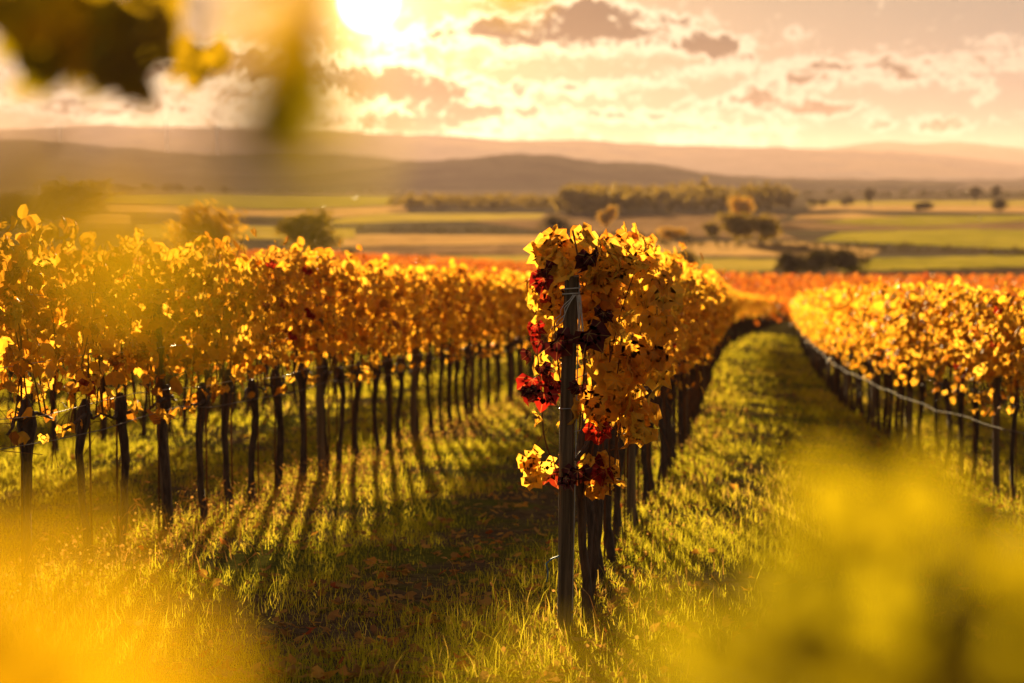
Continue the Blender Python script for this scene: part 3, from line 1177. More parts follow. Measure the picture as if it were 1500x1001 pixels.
# ------------------------------------------------------------------ trellis: posts and wires
def post_mesh(name, w, h, seed, square=True, below=0.25):
    r_ = np.random.default_rng(seed)
    zz = np.concatenate([[-below], np.linspace(0.02, h - 0.01, 12), [h]])
    ns_ = 16
    ang = np.linspace(0, 2 * math.pi, ns_, endpoint=False) + math.pi / 16
    if square:
        c, s = np.cos(ang), np.sin(ang)
        rad = 1 / np.maximum(np.abs(c), np.abs(s))
        rad = np.minimum(rad, 1.28) * w / 2
    else:
        rad = np.full(ns_, w / 2)
    groove = 1 - 0.10 * (r_.random(ns_) < 0.25)
    V = []
    for i, z in enumerate(zz):
        k = (1.06 - 0.12 * max(z, 0) / h)
        rr_ = rad * groove * k * (1 + r_.normal(0, 0.012, ns_))
        if i == len(zz) - 1: rr_ = rr_ * 0.93
        V.append(np.stack([rr_ * np.cos(ang) + 0.006 * math.sin(z * 3 + seed), rr_ * np.sin(ang) + 0.005 * math.sin(z * 2.3 + seed), np.full(ns_, z) + (r_.normal(0, 0.004, ns_) if i == len(zz) - 1 else 0)], -1))
    V = np.concatenate(V + [[[0, 0, h]]])
    F = []
    for i in range(len(zz) - 1):
        for j in range(ns_):
            k = (j + 1) % ns_
            F += [(i * ns_ + j, i * ns_ + k, (i + 1) * ns_ + k), (i * ns_ + j, (i + 1) * ns_ + k, (i + 1) * ns_ + j)]
    b = (len(zz) - 1) * ns_
    F += [(b + j, b + (j + 1) % ns_, len(V) - 1) for j in range(ns_)]
    return mesh_np(name, V, F, [M_post], smooth=False)


PM = [post_mesh('line_post', 0.062, 1.86, 40 + k, square=(k % 2 == 0)) for k in range(4)]
for row, s0, smax, lab in (('sun', 15.55, 75, 'brown wooden line post among the trunks of the striped-shadow row'),
                           ('track', 18.0, 75, 'weathered line post among the vines across the green track'),
                           ('centre', END_S + 5.5, 75, 'line post standing among the vines behind the end post')):
    s = s0
    k = 0
    while s < smax:
        o = obj('line_post', PM[k % 4], None, row_point(s, row_t(row, s)), (rr.normal(0, 0.012), rr.normal(0, 0.012), -ROW_A))
        tag(o, ORD[k] + ' ' + lab if k < 6 else lab + ', far down the row', 'post', {'sun': 'line posts of the striped-shadow row', 'track': 'line posts across the green track', 'centre': 'line posts behind the end post'}[row])
        s += 5.5
        k += 1


def wire_path(t, s0, s1, h, sag, off=0.0):
    pts = []
    s = s0
    while s < s1:
        for q in np.linspace(0, 1, 7)[:-1]:
            ss = s + 5.5 * q
            p = row_point(ss, row_t(t, ss) + off)
            pts.append(p + np.array([0, 0, h - 4 * sag * q * (1 - q) + 0.012 * math.sin(ss * 2.1 + h * 9)]))
        s += 5.5
    return np.array(pts)


for row, s0 in (('sun', 10.05), ('track', 12.5), ('centre', END_S)):
    where = {'sun': 'through the striped-shadow row', 'track': 'through the vines across the green track', 'centre': 'running back from the wooden end post'}[row]
    for h, rad, nm, mat, what in ((0.84, 0.0028, 'drip_hose', M_hose, 'thin grey drip hose hung low'), (0.97, 0.0024, 'trellis_wire', M_wire, 'lower galvanised trellis wire'),
                                  (1.25, 0.0022, 'trellis_wire', M_wire, 'middle galvanised trellis wire'), (1.62, 0.0022, 'trellis_wire', M_wire, 'top galvanised trellis wire')):
        if row == 'centre' and nm == 'drip_hose':
            continue
        hose = nm == 'drip_hose'
        P = wire_path(row, s0, 95, h - (0.14 if hose and row == 'track' else 0), 0.03 if hose else 0.012, (-0.13 if row == 'track' else 0.08) if hose else 0.03)
        v, f = tube_tris(P, rad, 5)
        o = obj(nm, mesh_np(nm, v, f, [mat], smooth=True))
        tag(o, what + ' ' + where, 'hose' if nm == 'drip_hose' else 'wire')

# ---- the end post with its twine
EP = at_depth(826, 930, 11.85)
EP[2] = float(ground_xy(EP[0], EP[1]))
ep_top = at_depth(837, 404, 11.85)
H_POST = float(ep_top[2] - EP[2])
post_root = empty('end_post', EP, -ROW_A + 0.10)
lean = math.atan((ep_top[0] - EP[0]) / H_POST)
post_root.rotation_euler = (0.0, lean, -ROW_A + 0.10)
tag(post_root, 'weathered square wooden end post wrapped in red and golden vine leaves', 'post')
obj('shaft', post_mesh('end_post_shaft', 0.074, H_POST, 77), post_root)
for c_, (cx, cw) in enumerate(((-0.012, 0.004), (0.016, 0.003), (0.028, 0.003))):      # drying cracks, as proud splinters
    v, f = box_geo(cx, cx + cw, -0.0425, -0.0355, 0.1 + 0.2 * c_, H_POST - 0.08 - 0.13 * c_)
    obj('splinter', mesh_np('splinter', v, f, [M_post]), post_root)
v, f = box_geo(0.0360, 0.0415, -0.0400, -0.0345, 0.02, H_POST - 0.03)  # pale strip added to imitate the sunlit edge of the post
obj('lit_edge_strip', mesh_np('lit_edge_strip', v, f, [M_wire]), post_root)
# twine turns and the loose ends
q = np.linspace(0, 2 * math.pi * 2.2, 40)
half_w = 0.0435
rad_sq = half_w / np.maximum(np.abs(np.cos(q)), np.abs(np.sin(q))) * 0.98
tw = np.stack([rad_sq * np.cos(q), rad_sq * np.sin(q), H_POST - 0.105 + q * 0.004], -1)
v, f = tube_tris(tw, 0.0032, 5)
tie = obj('twine_tie', mesh_np('twine_tie', v, f, [M_twine], smooth=True), post_root)
for e_ in range(7):
    r_ = np.random.default_rng(e_ + 3)
    x0 = 0.01 + 0.006 * e_
    pts = [np.array([x0, -0.052, H_POST - 0.09])]
    dirx = -0.10 if e_ < 3 else 0.02
    L_ = (0.15 if e_ < 3 else 0.22) * r_.uniform(0.8, 1.1)
    for q_ in np.linspace(0.2, 1, 5):
        pts.append(np.array([x0 + dirx * q_ * r_.uniform(0.7, 1.2), -0.056 - 0.012 * math.sin(q_ * 3), H_POST - 0.09 - L_ * q_]))
    v, f = tube_tris(np.array(pts), 0.0022, 4)
    obj('loose_end', mesh_np('loose_end', v, f, [M_twine], smooth=True), tie)
# a second, lower tie and the blue cord near the ground
q = np.linspace(0, 2 * math.pi * 1.1, 24)
rad_sq = half_w / np.maximum(np.abs(np.cos(q)), np.abs(np.sin(q))) * 1.02
v, f = tube_tris(np.stack([rad_sq * np.cos(q), rad_sq * np.sin(q), 0.62 * H_POST + q * 0.003], -1), 0.0025, 5)
obj('wire_loop', mesh_np('wire_loop', v, f, [M_wire], smooth=True), post_root)
bz = 0.34
pts = [(-0.03, -0.046, bz + .03), (-0.07, -0.055, bz + .015), (-0.095, -0.05, bz - 0.01), (-0.085, -0.05, bz - 0.05), (-0.09, -0.045, bz - 0.10)]
v, f = tube_tris(np.array(pts), 0.004, 5)
obj('blue_cord', mesh_np('blue_cord', v, f, [M_blue], smooth=True), post_root)

# ------------------------------------------------------------------ the vine at the end post: every leaf its own
r_ = np.random.default_rng(90)
VB = row_point(END_S + 0.28, -0.93)
vine = empty('end_grapevine', VB, 0.0)
tag(vine, 'in-focus golden vine with red and maroon leaves climbing the wooden end post', 'grapevine')


def local(px, py, depth):
    return at_depth(px, py, depth) - VB


obj('trunk', var[2]['trunk'], vine, rot=(0, 0, -ROW_A))
obj('trunk', var[5]['trunk'], vine, loc=(0.06, 0.42, 0.0), rot=(0, 0, -ROW_A))


def in_poly(x, y, poly):
    c = False
    j = len(poly) - 1
    for i in range(len(poly)):
        if (poly[i][1] > y) != (poly[j][1] > y) and x < (poly[j][0] - poly[i][0]) * (y - poly[i][1]) / (poly[j][1] - poly[i][1]) + poly[i][0]:
            c = not c
        j = i
    return c


def fill_poly(poly, n, d0, d1, meshes, smin, smax, facing=0.0):
    xs = [p[0] for p in poly]; ys = [p[1] for p in poly]
    made = 0
    while made < n:
        x, y = r_.uniform(min(xs), max(xs)), r_.uniform(min(ys), max(ys))
        if not in_poly(x, y, poly):
            continue
        dd = r_.uniform(d0, d1)
        nor = np.array([[r_.normal(0.25, 0.6), r_.normal(-0.55, 0.6), r_.normal(0.35, 0.45)]])
        down = np.array([[r_.normal(0.1, 0.45), r_.normal(-0.1, 0.35), r_.normal(-0.85, 0.35)]])
        Rm = frames(down, nor)[0]
        leaf_object(local(x, y, dd), Rm, r_.uniform(smin, smax), meshes, vine, r_)
        made += 1


# top tuft, the hanging curtain beside the post, and the tails under it
fill_poly([(788, 352), (815, 340), (905, 340), (918, 360), (925, 392), (850, 405), (800, 398), (786, 372)], 40, 11.75, 12.6, LM_gold, 0.085, 0.125)
fill_poly([(850, 385), (930, 365), (965, 400), (985, 450), (975, 560), (955, 625), (930, 640), (905, 620), (885, 585), (868, 540), (858, 470)], 70, 11.75, 12.35, LM_gold, 0.095, 0.140)
fill_poly([(905, 600), (950, 600), (945, 640), (912, 632)], 10, 12.0, 12.8, LM_gold, 0.065, 0.095)
fill_poly([(845, 575), (872, 580), (885, 610), (868, 618), (850, 600)], 6, 11.7, 12.1, LM_gold, 0.085, 0.125)
fill_poly([(786, 395), (822, 405), (826, 470), (806, 500), (788, 470)], 14, 11.85, 12.3, LM_gold, 0.065, 0.095)
fill_poly([(762, 660), (800, 655), (805, 700), (768, 700)], 8, 11.7, 12.0, LM_gold, 0.065, 0.09)
fill_poly([(852, 660), (895, 668), (900, 705), (868, 722), (852, 700)], 16, 11.75, 12.2, LM_gold, 0.06, 0.085)
fill_poly([(772, 600), (800, 600), (800, 640), (775, 640)], 3, 11.8, 12.1, LM_gold, 0.045, 0.06)
REDS = [(784, 478), (790, 500), (803, 545), (780, 556), (797, 578), (812, 560), (808, 690), (884, 690), (868, 676), (797, 408), (803, 430), (876, 628), (776, 575)]
for (x, y) in REDS:
    nor = np.array([[r_.normal(-0.3, 0.5), -0.7, r_.normal(0.1, 0.4)]])
    down = np.array([[r_.normal(-0.2, 0.4), r_.normal(-0.1, 0.3), -0.9]])
    leaf_object(local(x, y, r_.uniform(11.72, 12.0)), frames(down, nor)[0], r_.uniform(0.07, 0.10), LM_red, vine, r_)
MAROONS = [(864, 376, 0.10), (800, 394, 0.065), (862, 488, 0.105), (816, 500, 0.095), (884, 458, 0.065), (776, 516, 0.055), (793, 538, 0.05), (774, 570, 0.05), (848, 566, 0.055), (846, 690, 0.085), (828, 700, 0.07)]
for (x, y, sz) in MAROONS:
    nor = np.array([[r_.normal(0, 0.5), -0.8, r_.normal(0.2, 0.4)]])
    down = np.array([[r_.normal(0.1, 0.4), r_.normal(-0.1, 0.3), -0.9]])
    leaf_object(local(x, y, r_.uniform(11.62, 11.78)), frames(down, nor)[0], sz * 1.15, LM_maroon, vine, r_)
# canes: bare shoots climbing behind the post and hanging in the gap below the curtain
CANES = [[(850, 735), (848, 640), (855, 540), (862, 440), (872, 370), (878, 345)], [(852, 730), (870, 640), (885, 560), (905, 470), (930, 400)],
         [(845, 720), (830, 620), (815, 520), (806, 430), (800, 360)], [(846, 720), (816, 690), (792, 640), (790, 560), (780, 480), (790, 400)],
         [(870, 640), (880, 600), (895, 520), (890, 440), (880, 380)], [(855, 640), (905, 628), (940, 600), (960, 540), (962, 450)],
         [(900, 720), (902, 640), (898, 580), (910, 500)], [(880, 730), (884, 650), (882, 600), (870, 520), (866, 440)], [(915, 700), (920, 640), (930, 560), (940, 480)],
         [(858, 700), (890, 660), (925, 655), (950, 620)], [(865, 730), (862, 660), (868, 600), (860, 560)], [(890, 725), (893, 660), (890, 610)],
         [(838, 338), (842, 370), (850, 400), (860, 440)], [(905, 690), (906, 650), (915, 600)], [(840, 690), (800, 690), (780, 680)]]
for P in CANES:
    d0 = r_.uniform(11.9, 12.5)
    pts = np.array([local(x + r_.normal(0, 2), y, d0 + r_.normal(0, 0.03)) for x, y in P])
    # smooth the bends
    tt = np.linspace(0, len(pts) - 1, len(pts) * 3)
    pts = np.stack([np.interp(tt, np.arange(len(pts)), pts[:, i]) for i in range(3)], -1)
    pts[1:-1] = (pts[:-2] + pts[1:-1] * 2 + pts[2:]) / 4
    v, f = tube_tris(pts, np.linspace(0.0055, 0.0025, len(pts)), 5)
    obj('cane', mesh_np('end_vine_cane', v, f, [M_cane], smooth=True), vine)

# ------------------------------------------------------------------ grass, weeds, litter
def blades(s, t, length, width, r_, bend=0.5):
    n = len(s)
    x, y = st_to_xy(s, t)
    z = ground_st(s, t) - 0.01
    base = np.stack([x, y, z], -1)
    a = r_.uniform(0, 2 * math.pi, n)
    side = np.stack([np.cos(a), np.sin(a), np.zeros(n)], -1)
    b = r_.uniform(0, 2 * math.pi, n)
    lean = np.abs(r_.normal(0, bend, n))
    dirv = np.stack([np.cos(b) * lean, np.sin(b) * lean, np.ones(n)], -1)
    dirv /= np.linalg.norm(dirv, axis=1)[:, None]
    tip_drop = np.stack([np.cos(b) * lean, np.sin(b) * lean, -0.35 * lean], -1)
    L = length[:, None]
    w = (width / 2)[:, None]
    p0, p1 = base - side * w, base + side * w
    m = base + dirv * L * 0.55
    p2, p3 = m - side * w * 0.75, m + side * w * 0.75
    p4 = base + dirv * L * 0.9 + tip_drop * L * 0.35
    V = np.stack([p0, p1, p2, p3, p4], 1).reshape(-1, 3)
    o_ = (np.arange(n) * 5)[:, None]
    F = np.stack([np.concatenate([o_, o_ + 1, o_ + 3], 1), np.concatenate([o_, o_ + 3, o_ + 2], 1), np.concatenate([o_ + 2, o_ + 3, o_ + 4], 1)], 1).reshape(-1, 3)
    return V, F


def visible(s, t, m=110):
    """keep what falls inside the picture with a margin"""
    x, y = st_to_xy(s, t)
    px = 750 + FPX * x / np.maximum(y, 0.1)
    return (px > -m * 2) & (px < 1500 + m * 2) & (y > 8.5)


r_ = np.random.default_rng(33)
Vs, Fs, As, off = [], [], [], 0
for (s0, s1, dens, lmul, wmul) in ((9.3, 17, 1500, 1.0, 1.0), (17, 27, 800, 1.0, 1.5), (27, 46, 300, 1.05, 2.4), (46, 80, 90, 1.15, 4.2), (80, 125, 26, 1.3, 8)):
    tmin, tmax = -0.32 * s1 - 1, 0.14 * s1 + 1.5
    n = int((s1 - s0) * (tmax - tmin) * dens)
    s = r_.uniform(s0, s1, n)
    t = r_.uniform(tmin, tmax, n)
    k = visible(s, t)
    s, t = s[k], t[k]
    # thin out in the wheel ruts and bare patches, thicker down the middle of each alley
    patch = value_noise(s * 0.7, t * 1.3, 9) * 0.6 + value_noise(s * 2.3, t * 2.9, 10) * 0.4
    inrow = row_dist(s, t)
    rut = np.exp(-((inrow - 0.85) / 0.22) ** 2)
    bare = np.exp(-((t + 1.95) / 0.5) ** 2) * np.clip((s - 11.6) / 1.2, 0, 1) * np.clip((34 - s) / 10, 0, 1)
    p_keep = np.clip((0.25 + 1.15 * (patch - 0.30) * 2.0 - 0.40 * rut) * (1 - 0.8 * bare), 0.04, 1.0)
    k = r_.random(len(s)) < p_keep
    s, t, patch, bare = s[k], t[k], patch[k], bare[k]
    length = np.clip(r_.lognormal(math.log(0.062), 0.45, len(s)), 0.02, 0.20) * (0.55 + 0.95 * patch) * lmul * (1 - 0.45 * bare)
    width = r_.uniform(0.0025, 0.0055, len(s)) * wmul
    V, F = blades(s, t, length, width, r_, 0.55)
    a = np.clip(0.15 + 0.65 * r_.random(len(s)) + 0.5 * (value_noise(s * 0.4, t * 0.9, 14) - 0.5) + (r_.random(len(s)) < 0.08) * 0.4, 0, 1)
    Vs.append(V); Fs.append(F + off); As.append(np.repeat(a, 5))
    off += len(V)
g_ = obj('grass', mesh_np('grass', np.concatenate(Vs), np.concatenate(Fs), [M_grass], {'rnd': np.concatenate(As)}))
tag(g_, 'backlit yellow-green grass between the vine rows', 'grass', kind='stuff')

# dry weeds and seed heads along the foot of the rows
n = 5200
s = 10 + r_.random(n) ** 1.6 * 40
which = r_.choice(3, n, p=[0.56, 0.22, 0.22])
ct, kt = np.interp(s, *LINE['centre']), np.interp(s, *LINE['track'])
t = np.where(which == 0, ct - 2.96, np.where(which == 1, ct, kt)) + r_.normal(0.18, 0.30, n)
k = visible(s, t)
s, t = s[k], t[k]
V, F = blades(s, t, r_.uniform(0.05, 0.19, len(s)), r_.uniform(0.002, 0.005, len(s)) * (1 + s / 30), r_, 0.4)
# small dry leaflets on the weeds
m_ = 5200
s2 = 10 + r_.random(m_) ** 1.6 * 36
t2 = r_.choice([-3.96, -1.0, 2.1], m_, p=[0.78, 0.06, 0.16]) + r_.normal(0.15, 0.28, m_)
kk = visible(s2, t2)
s2, t2 = s2[kk], t2[kk]
x, y = st_to_xy(s2, t2)
pos = np.stack([x, y, ground_st(s2, t2) + r_.uniform(0.02, 0.17, len(s2))], -1)
lv, lf, la, _ = scatter_leaves(pos, frames(r_.normal(0, 1, (len(s2), 3)), r_.normal(0, 1, (len(s2), 3))), r_.uniform(0.007, 0.018, len(s2)), 0, r_)
VV, FF = join_geo([(V, F), (lv, lf)])
o = obj('dry_weeds', mesh_np('dry_weeds', VV, FF, [M_weed], {'rnd': np.concatenate([np.repeat(r_.random(len(s)), 5), la])}))
tag(o, 'brown dry weeds along the feet of the vine rows', 'weeds', kind='stuff')


def foxtails(n, smin, smax, tmu, tsd):
    parts = []
    for i in range(n):
        s = r_.uniform(smin, smax); t = tmu + r_.normal(0, tsd)
        if not visible(np.array([s]), np.array([t]), 40)[0]:
            continue
        b = row_point(s, t)
        h = r_.uniform(0.12, 0.32)
        a = r_.uniform(0, 6.28)
        ln = r_.uniform(0.03, 0.14)
        d = np.array([math.cos(a), math.sin(a), 0])
        P = [b, b + [0, 0, h * .5] + d * ln * .3, b + [0, 0, h * .85] + d * ln * .8, b + [0, 0, h * .93] + d * ln * 1.15]
        parts.append(tube_tris(np.array(P), 0.0013, 3, cap=False))
        e = P[-1]
        dirv = d * 0.5 + np.array([0, 0, r_.uniform(-0.4, 0.8)])
        dirv /= np.linalg.norm(dirv)
        L = r_.uniform(0.025, 0.05)
        parts.append(tube_tris(np.array([e, e + dirv * L * .25, e + dirv * L * .7, e + dirv * L]), np.array([0.002, 0.0055, 0.005, 0.0008]) * r_.uniform(0.6, 1.0), 5, cap=False))
        for q in range(8):                                    # bristles
            f0 = e + dirv * L * r_.uniform(0.1, 0.9)
            bd = dirv * 0.6 + r_.normal(0, 0.6, 3)
            bd /= np.linalg.norm(bd)
            w = np.cross(bd, [0.3, 0.4, 0.9]) * 0.0007
            parts.append((np.array([f0 - w, f0 + w, f0 + bd * 0.016]), np.array([[0, 1, 2]])))
    return join_geo(parts)


v1 = foxtails(210, 10.8, 21, -3.6, 0.40)
v2 = foxtails(14, 10.5, 13, -0.3, 1.0)
v3 = foxtails(60, 17, 26, 1.8, 0.3)
VV, FF = join_geo([v1, v2, v3])
o = obj('foxtail_grass', mesh_np('foxtail_grass', VV, FF, [M_seed], {'rnd': r_.random(len(VV))}))
tag(o, 'sunlit foxtail seed heads standing along the vine rows', 'seed heads', kind='stuff')

# leaf litter
m_ = 8200
s = 9.8 + r_.random(m_) ** 1.7 * 60
t = r_.uniform(-0.3, 0.14, m_) * s
near_row = np.minimum(row_dist(s, t), np.abs(t + 1.9) * 0.8)
k = visible(s, t) & (r_.random(m_) < 0.25 + 0.75 * np.exp(-(near_row / 0.5) ** 2))
s, t = s[k], t[k]
x, y = st_to_xy(s, t)
n = len(s)
pos = np.stack([x, y, ground_st(s, t) + r_.uniform(0.012, 0.05, n)], -1)
dn = np.stack([r_.normal(0, 1, n), r_.normal(0, 1, n), r_.normal(0, 0.15, n)], -1)
nm_ = np.stack([r_.normal(0, 0.35, n), r_.normal(0, 0.35, n), np.ones(n)], -1)
M_litter = leaf_material('fallen_leaves', [(0.0, (0.30, 0.13, 0.03)), (0.3, (0.45, 0.24, 0.06)), (0.6, (0.20, 0.09, 0.04)), (0.85, (0.60, 0.30, 0.05)), (1.0, (0.35, 0.06, 0.02))], 0.4, gloss=0.0, veins=False)
lv, lf, la, ll = scatter_leaves(pos, frames(dn, nm_), r_.uniform(0.028, 0.055, n), 1, r_)
o = obj('leaf_litter', mesh_np('leaf_litter', lv, lf, [M_litter], {'rnd': la}))
tag(o, 'fallen brown and yellow vine leaves in the grass', 'leaf litter', kind='stuff')

# ------------------------------------------------------------------ trees on the plain
def tree_foliage_mat(name, stops):
    return leaf_material(name, stops, 0.5, tint=(1, 0.95, 0.6), gloss=0.02, veins=False)


TM = {'gold': tree_foliage_mat('golden_tree_leaves', [(0, (0.80, 0.46, 0.05)), (0.5, (0.66, 0.38, 0.04)), (1, (0.48, 0.29, 0.03))]),
      'olive': tree_foliage_mat('olive_tree_leaves', [(0, (0.30, 0.20, 0.03)), (0.5, (0.20, 0.14, 0.025)), (1, (0.38, 0.25, 0.035))]),
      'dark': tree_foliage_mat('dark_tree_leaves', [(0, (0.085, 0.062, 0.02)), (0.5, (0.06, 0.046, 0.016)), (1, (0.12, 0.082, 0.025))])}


def crown_points(n, r_, rx=1.0, rz=1.0, lobes=9):
    """leaf clumps spread through an uneven, lobed crown of unit size (z 0.25 .. 2)"""
    cen = r_.normal(0, 1, (lobes, 3))
    cen /= np.linalg.norm(cen, axis=1)[:, None]
    cen *= r_.uniform(0.15, 0.62, lobes)[:, None]
    rad = r_.uniform(0.28, 0.5, lobes)
    k = r_.integers(0, lobes, n)
    d = r_.normal(0, 1, (n, 3))
    d /= np.linalg.norm(d, axis=1)[:, None]
    p = cen[k] + d * (rad[k] * r_.random(n) ** 0.45)[:, None]
    return p * np.array([rx, rx, rz])


def crown_mesh(name, mat, seed, n=1700, size=0.070, lobes=12):
    r_ = np.random.default_rng(seed)
    p = crown_points(n, r_, lobes=lobes)
    v, f, a, _ = scatter_leaves(p, frames(r_.normal(0, 1, (n, 3)), r_.normal(0, 1, (n, 3))), r_.uniform(0.6, 1.5, n) * size, 0, r_)
    return mesh_np(name, v, f, [mat], {'rnd': a})


CROWN = {k: [crown_mesh('tree_crown', TM[k], 300 + i * 7 + j, lobes=13 + j * 2) for j in range(3)] for i, k in enumerate(TM)}


def trunk_mesh(seed):
    r_ = np.random.default_rng(seed)
    parts = [tube_tris(np.array([[0, 0, -0.1], [0.02, 0, 0.4], [0.0, 0.03, 0.8], [0.03, 0, 1.3]]), [0.10, 0.075, 0.06, 0.02], 7)]
    for q in range(6):
        a = q * 1.05 + r_.uniform(-0.3, 0.3)
        z0 = r_.uniform(0.45, 0.95)
        e = np.array([math.cos(a) * 0.55, math.sin(a) * 0.55, z0 + r_.uniform(0.35, 0.7)])
        b = np.array([0.01, 0.01, z0])
        parts.append(tube_tris(np.stack([b, (b + e) / 2 + [0, 0, -0.05], e]), [0.04, 0.026, 0.008], 5))
    v, f = join_geo(parts)
    return mesh_np('tree_trunk', v, f, [M_bark], smooth=True)


TRUNK = [trunk_mesh(i) for i in range(3)]


def tree(px, base_y, w_px, h_px, kind, label, name='tree', group=None, clear=0.16, at=None):
    p = plain_point(px, base_y) if at is None else at
    d = p[1]
    w = 1.25 * w_px / FPX * d
    h = 1.12 * h_px / FPX * d
    root = empty(name, p, random.uniform(0, 6.28))
    tag(root, label, 'bush' if 'bush' in name else 'tree', group)
    crown_h = h * (1 - clear)
    k = random.randrange(3)
    tk = obj('trunk', TRUNK[k], root, scale=(h * 0.32, h * 0.32, h * 0.60))
    obj('crown', CROWN[kind][random.randrange(3)], root, loc=(0, 0, h * clear + crown_h * 0.5), scale=(w / 2 / 0.78, w / 2 / 0.78, crown_h / 2 / 0.80))
    return root


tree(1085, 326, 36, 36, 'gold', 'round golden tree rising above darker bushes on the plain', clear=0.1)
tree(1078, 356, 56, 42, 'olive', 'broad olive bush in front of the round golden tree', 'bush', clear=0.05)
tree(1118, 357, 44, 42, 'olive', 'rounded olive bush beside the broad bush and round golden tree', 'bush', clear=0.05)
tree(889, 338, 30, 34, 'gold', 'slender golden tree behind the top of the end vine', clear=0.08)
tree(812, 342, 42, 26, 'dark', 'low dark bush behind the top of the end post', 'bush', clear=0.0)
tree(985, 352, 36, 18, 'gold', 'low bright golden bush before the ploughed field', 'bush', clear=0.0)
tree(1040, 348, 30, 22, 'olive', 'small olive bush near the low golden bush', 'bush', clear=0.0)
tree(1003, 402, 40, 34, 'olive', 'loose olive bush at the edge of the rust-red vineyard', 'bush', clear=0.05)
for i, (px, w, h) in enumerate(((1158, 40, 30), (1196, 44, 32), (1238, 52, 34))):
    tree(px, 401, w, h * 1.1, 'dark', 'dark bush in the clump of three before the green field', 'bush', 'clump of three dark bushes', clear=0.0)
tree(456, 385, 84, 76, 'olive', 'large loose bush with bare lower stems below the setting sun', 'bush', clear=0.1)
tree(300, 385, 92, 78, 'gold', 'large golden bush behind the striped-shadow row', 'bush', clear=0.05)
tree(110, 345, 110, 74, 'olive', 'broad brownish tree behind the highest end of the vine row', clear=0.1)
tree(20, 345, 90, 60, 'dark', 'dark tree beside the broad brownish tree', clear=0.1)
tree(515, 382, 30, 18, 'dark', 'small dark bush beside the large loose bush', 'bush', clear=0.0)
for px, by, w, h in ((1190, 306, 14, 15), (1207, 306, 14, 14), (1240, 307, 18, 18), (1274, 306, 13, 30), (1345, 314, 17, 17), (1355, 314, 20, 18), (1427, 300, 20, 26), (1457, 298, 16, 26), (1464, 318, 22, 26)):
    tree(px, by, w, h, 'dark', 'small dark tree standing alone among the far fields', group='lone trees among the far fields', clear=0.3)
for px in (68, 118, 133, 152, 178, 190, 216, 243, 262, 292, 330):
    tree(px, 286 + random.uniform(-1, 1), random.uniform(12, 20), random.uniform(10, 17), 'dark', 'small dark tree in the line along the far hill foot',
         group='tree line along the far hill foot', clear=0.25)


def wood(name, outline, label, kind, n_crowns, h_lo, h_hi, n_leaf, seed, tall=None):
    r_ = np.random.default_rng(seed)
    P = np.array([plain_point(x, y) for x, y in outline])
    poly = [(p[0], p[1]) for p in P]
    parts, As = [], []
    xs = [p[0] for p in poly]; ys = [p[1] for p in poly]
    made = 0
    while made < n_crowns:
        x, y = r_.uniform(min(xs), max(xs)), r_.uniform(min(ys), max(ys))
        if not in_poly(x, y, poly):
            continue
        made += 1
        h = r_.uniform(h_lo, h_hi)
        w = h * r_.uniform(0.38, 0.6)
        c = crown_points(n_leaf, r_, w, h * 0.55, 7) + np.array([x, y, PLAIN_Z + h * 0.55])
        c[:, 2] = np.maximum(c[:, 2], PLAIN_Z + 0.3)
        v, f, a, _ = scatter_leaves(c, frames(r_.normal(0, 1, (n_leaf, 3)), r_.normal(0, 1, (n_leaf, 3))), r_.uniform(0.5, 1.1, n_leaf) * h * 0.12, 0, r_)
        parts.append((v, f)); As.append((a * 0.6 + r_.random() * 0.4) % 1.0)
        parts.append(tube_tris(np.array([[x, y, PLAIN_Z - 0.2], [x, y, PLAIN_Z + h * 0.7]]), [h * 0.02, h * 0.01], 4, cap=False))
        As.append(np.full(8, 0.5))
    VV, FF = join_geo(parts)
    o = obj(name, mesh_np(name, VV, FF, [TM[kind]], {'rnd': np.concatenate(As)}))
    tag(o, label, 'wood', kind='stuff')


wood('far_wood', [(815, 315), (1160, 310), (1160, 305), (1000, 302), (840, 302)], 'dark wood stretching across the plain before the hills', 'olive', 300, 9, 18.5, 90, 1)
wood('far_wood', [(570, 307), (800, 308), (830, 303), (760, 301), (600, 301)], 'lower thicket joining the dark wood on the plain', 'olive', 170, 5, 11, 70, 2)
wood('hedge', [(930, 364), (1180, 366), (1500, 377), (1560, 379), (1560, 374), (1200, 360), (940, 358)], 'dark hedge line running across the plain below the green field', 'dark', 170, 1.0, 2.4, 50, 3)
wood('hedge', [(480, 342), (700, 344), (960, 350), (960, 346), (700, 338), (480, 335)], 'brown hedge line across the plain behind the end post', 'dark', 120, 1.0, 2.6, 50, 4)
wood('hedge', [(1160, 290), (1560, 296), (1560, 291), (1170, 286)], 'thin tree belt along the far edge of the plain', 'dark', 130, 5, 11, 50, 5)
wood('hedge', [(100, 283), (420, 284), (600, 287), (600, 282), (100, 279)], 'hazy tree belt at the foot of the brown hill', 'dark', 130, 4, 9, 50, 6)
wood('hedge', [(820, 352), (1060, 354), (1060, 351), (820, 348)], 'low scrub strip beside the golden bush', 'dark', 50, 1.5, 3, 50, 7)

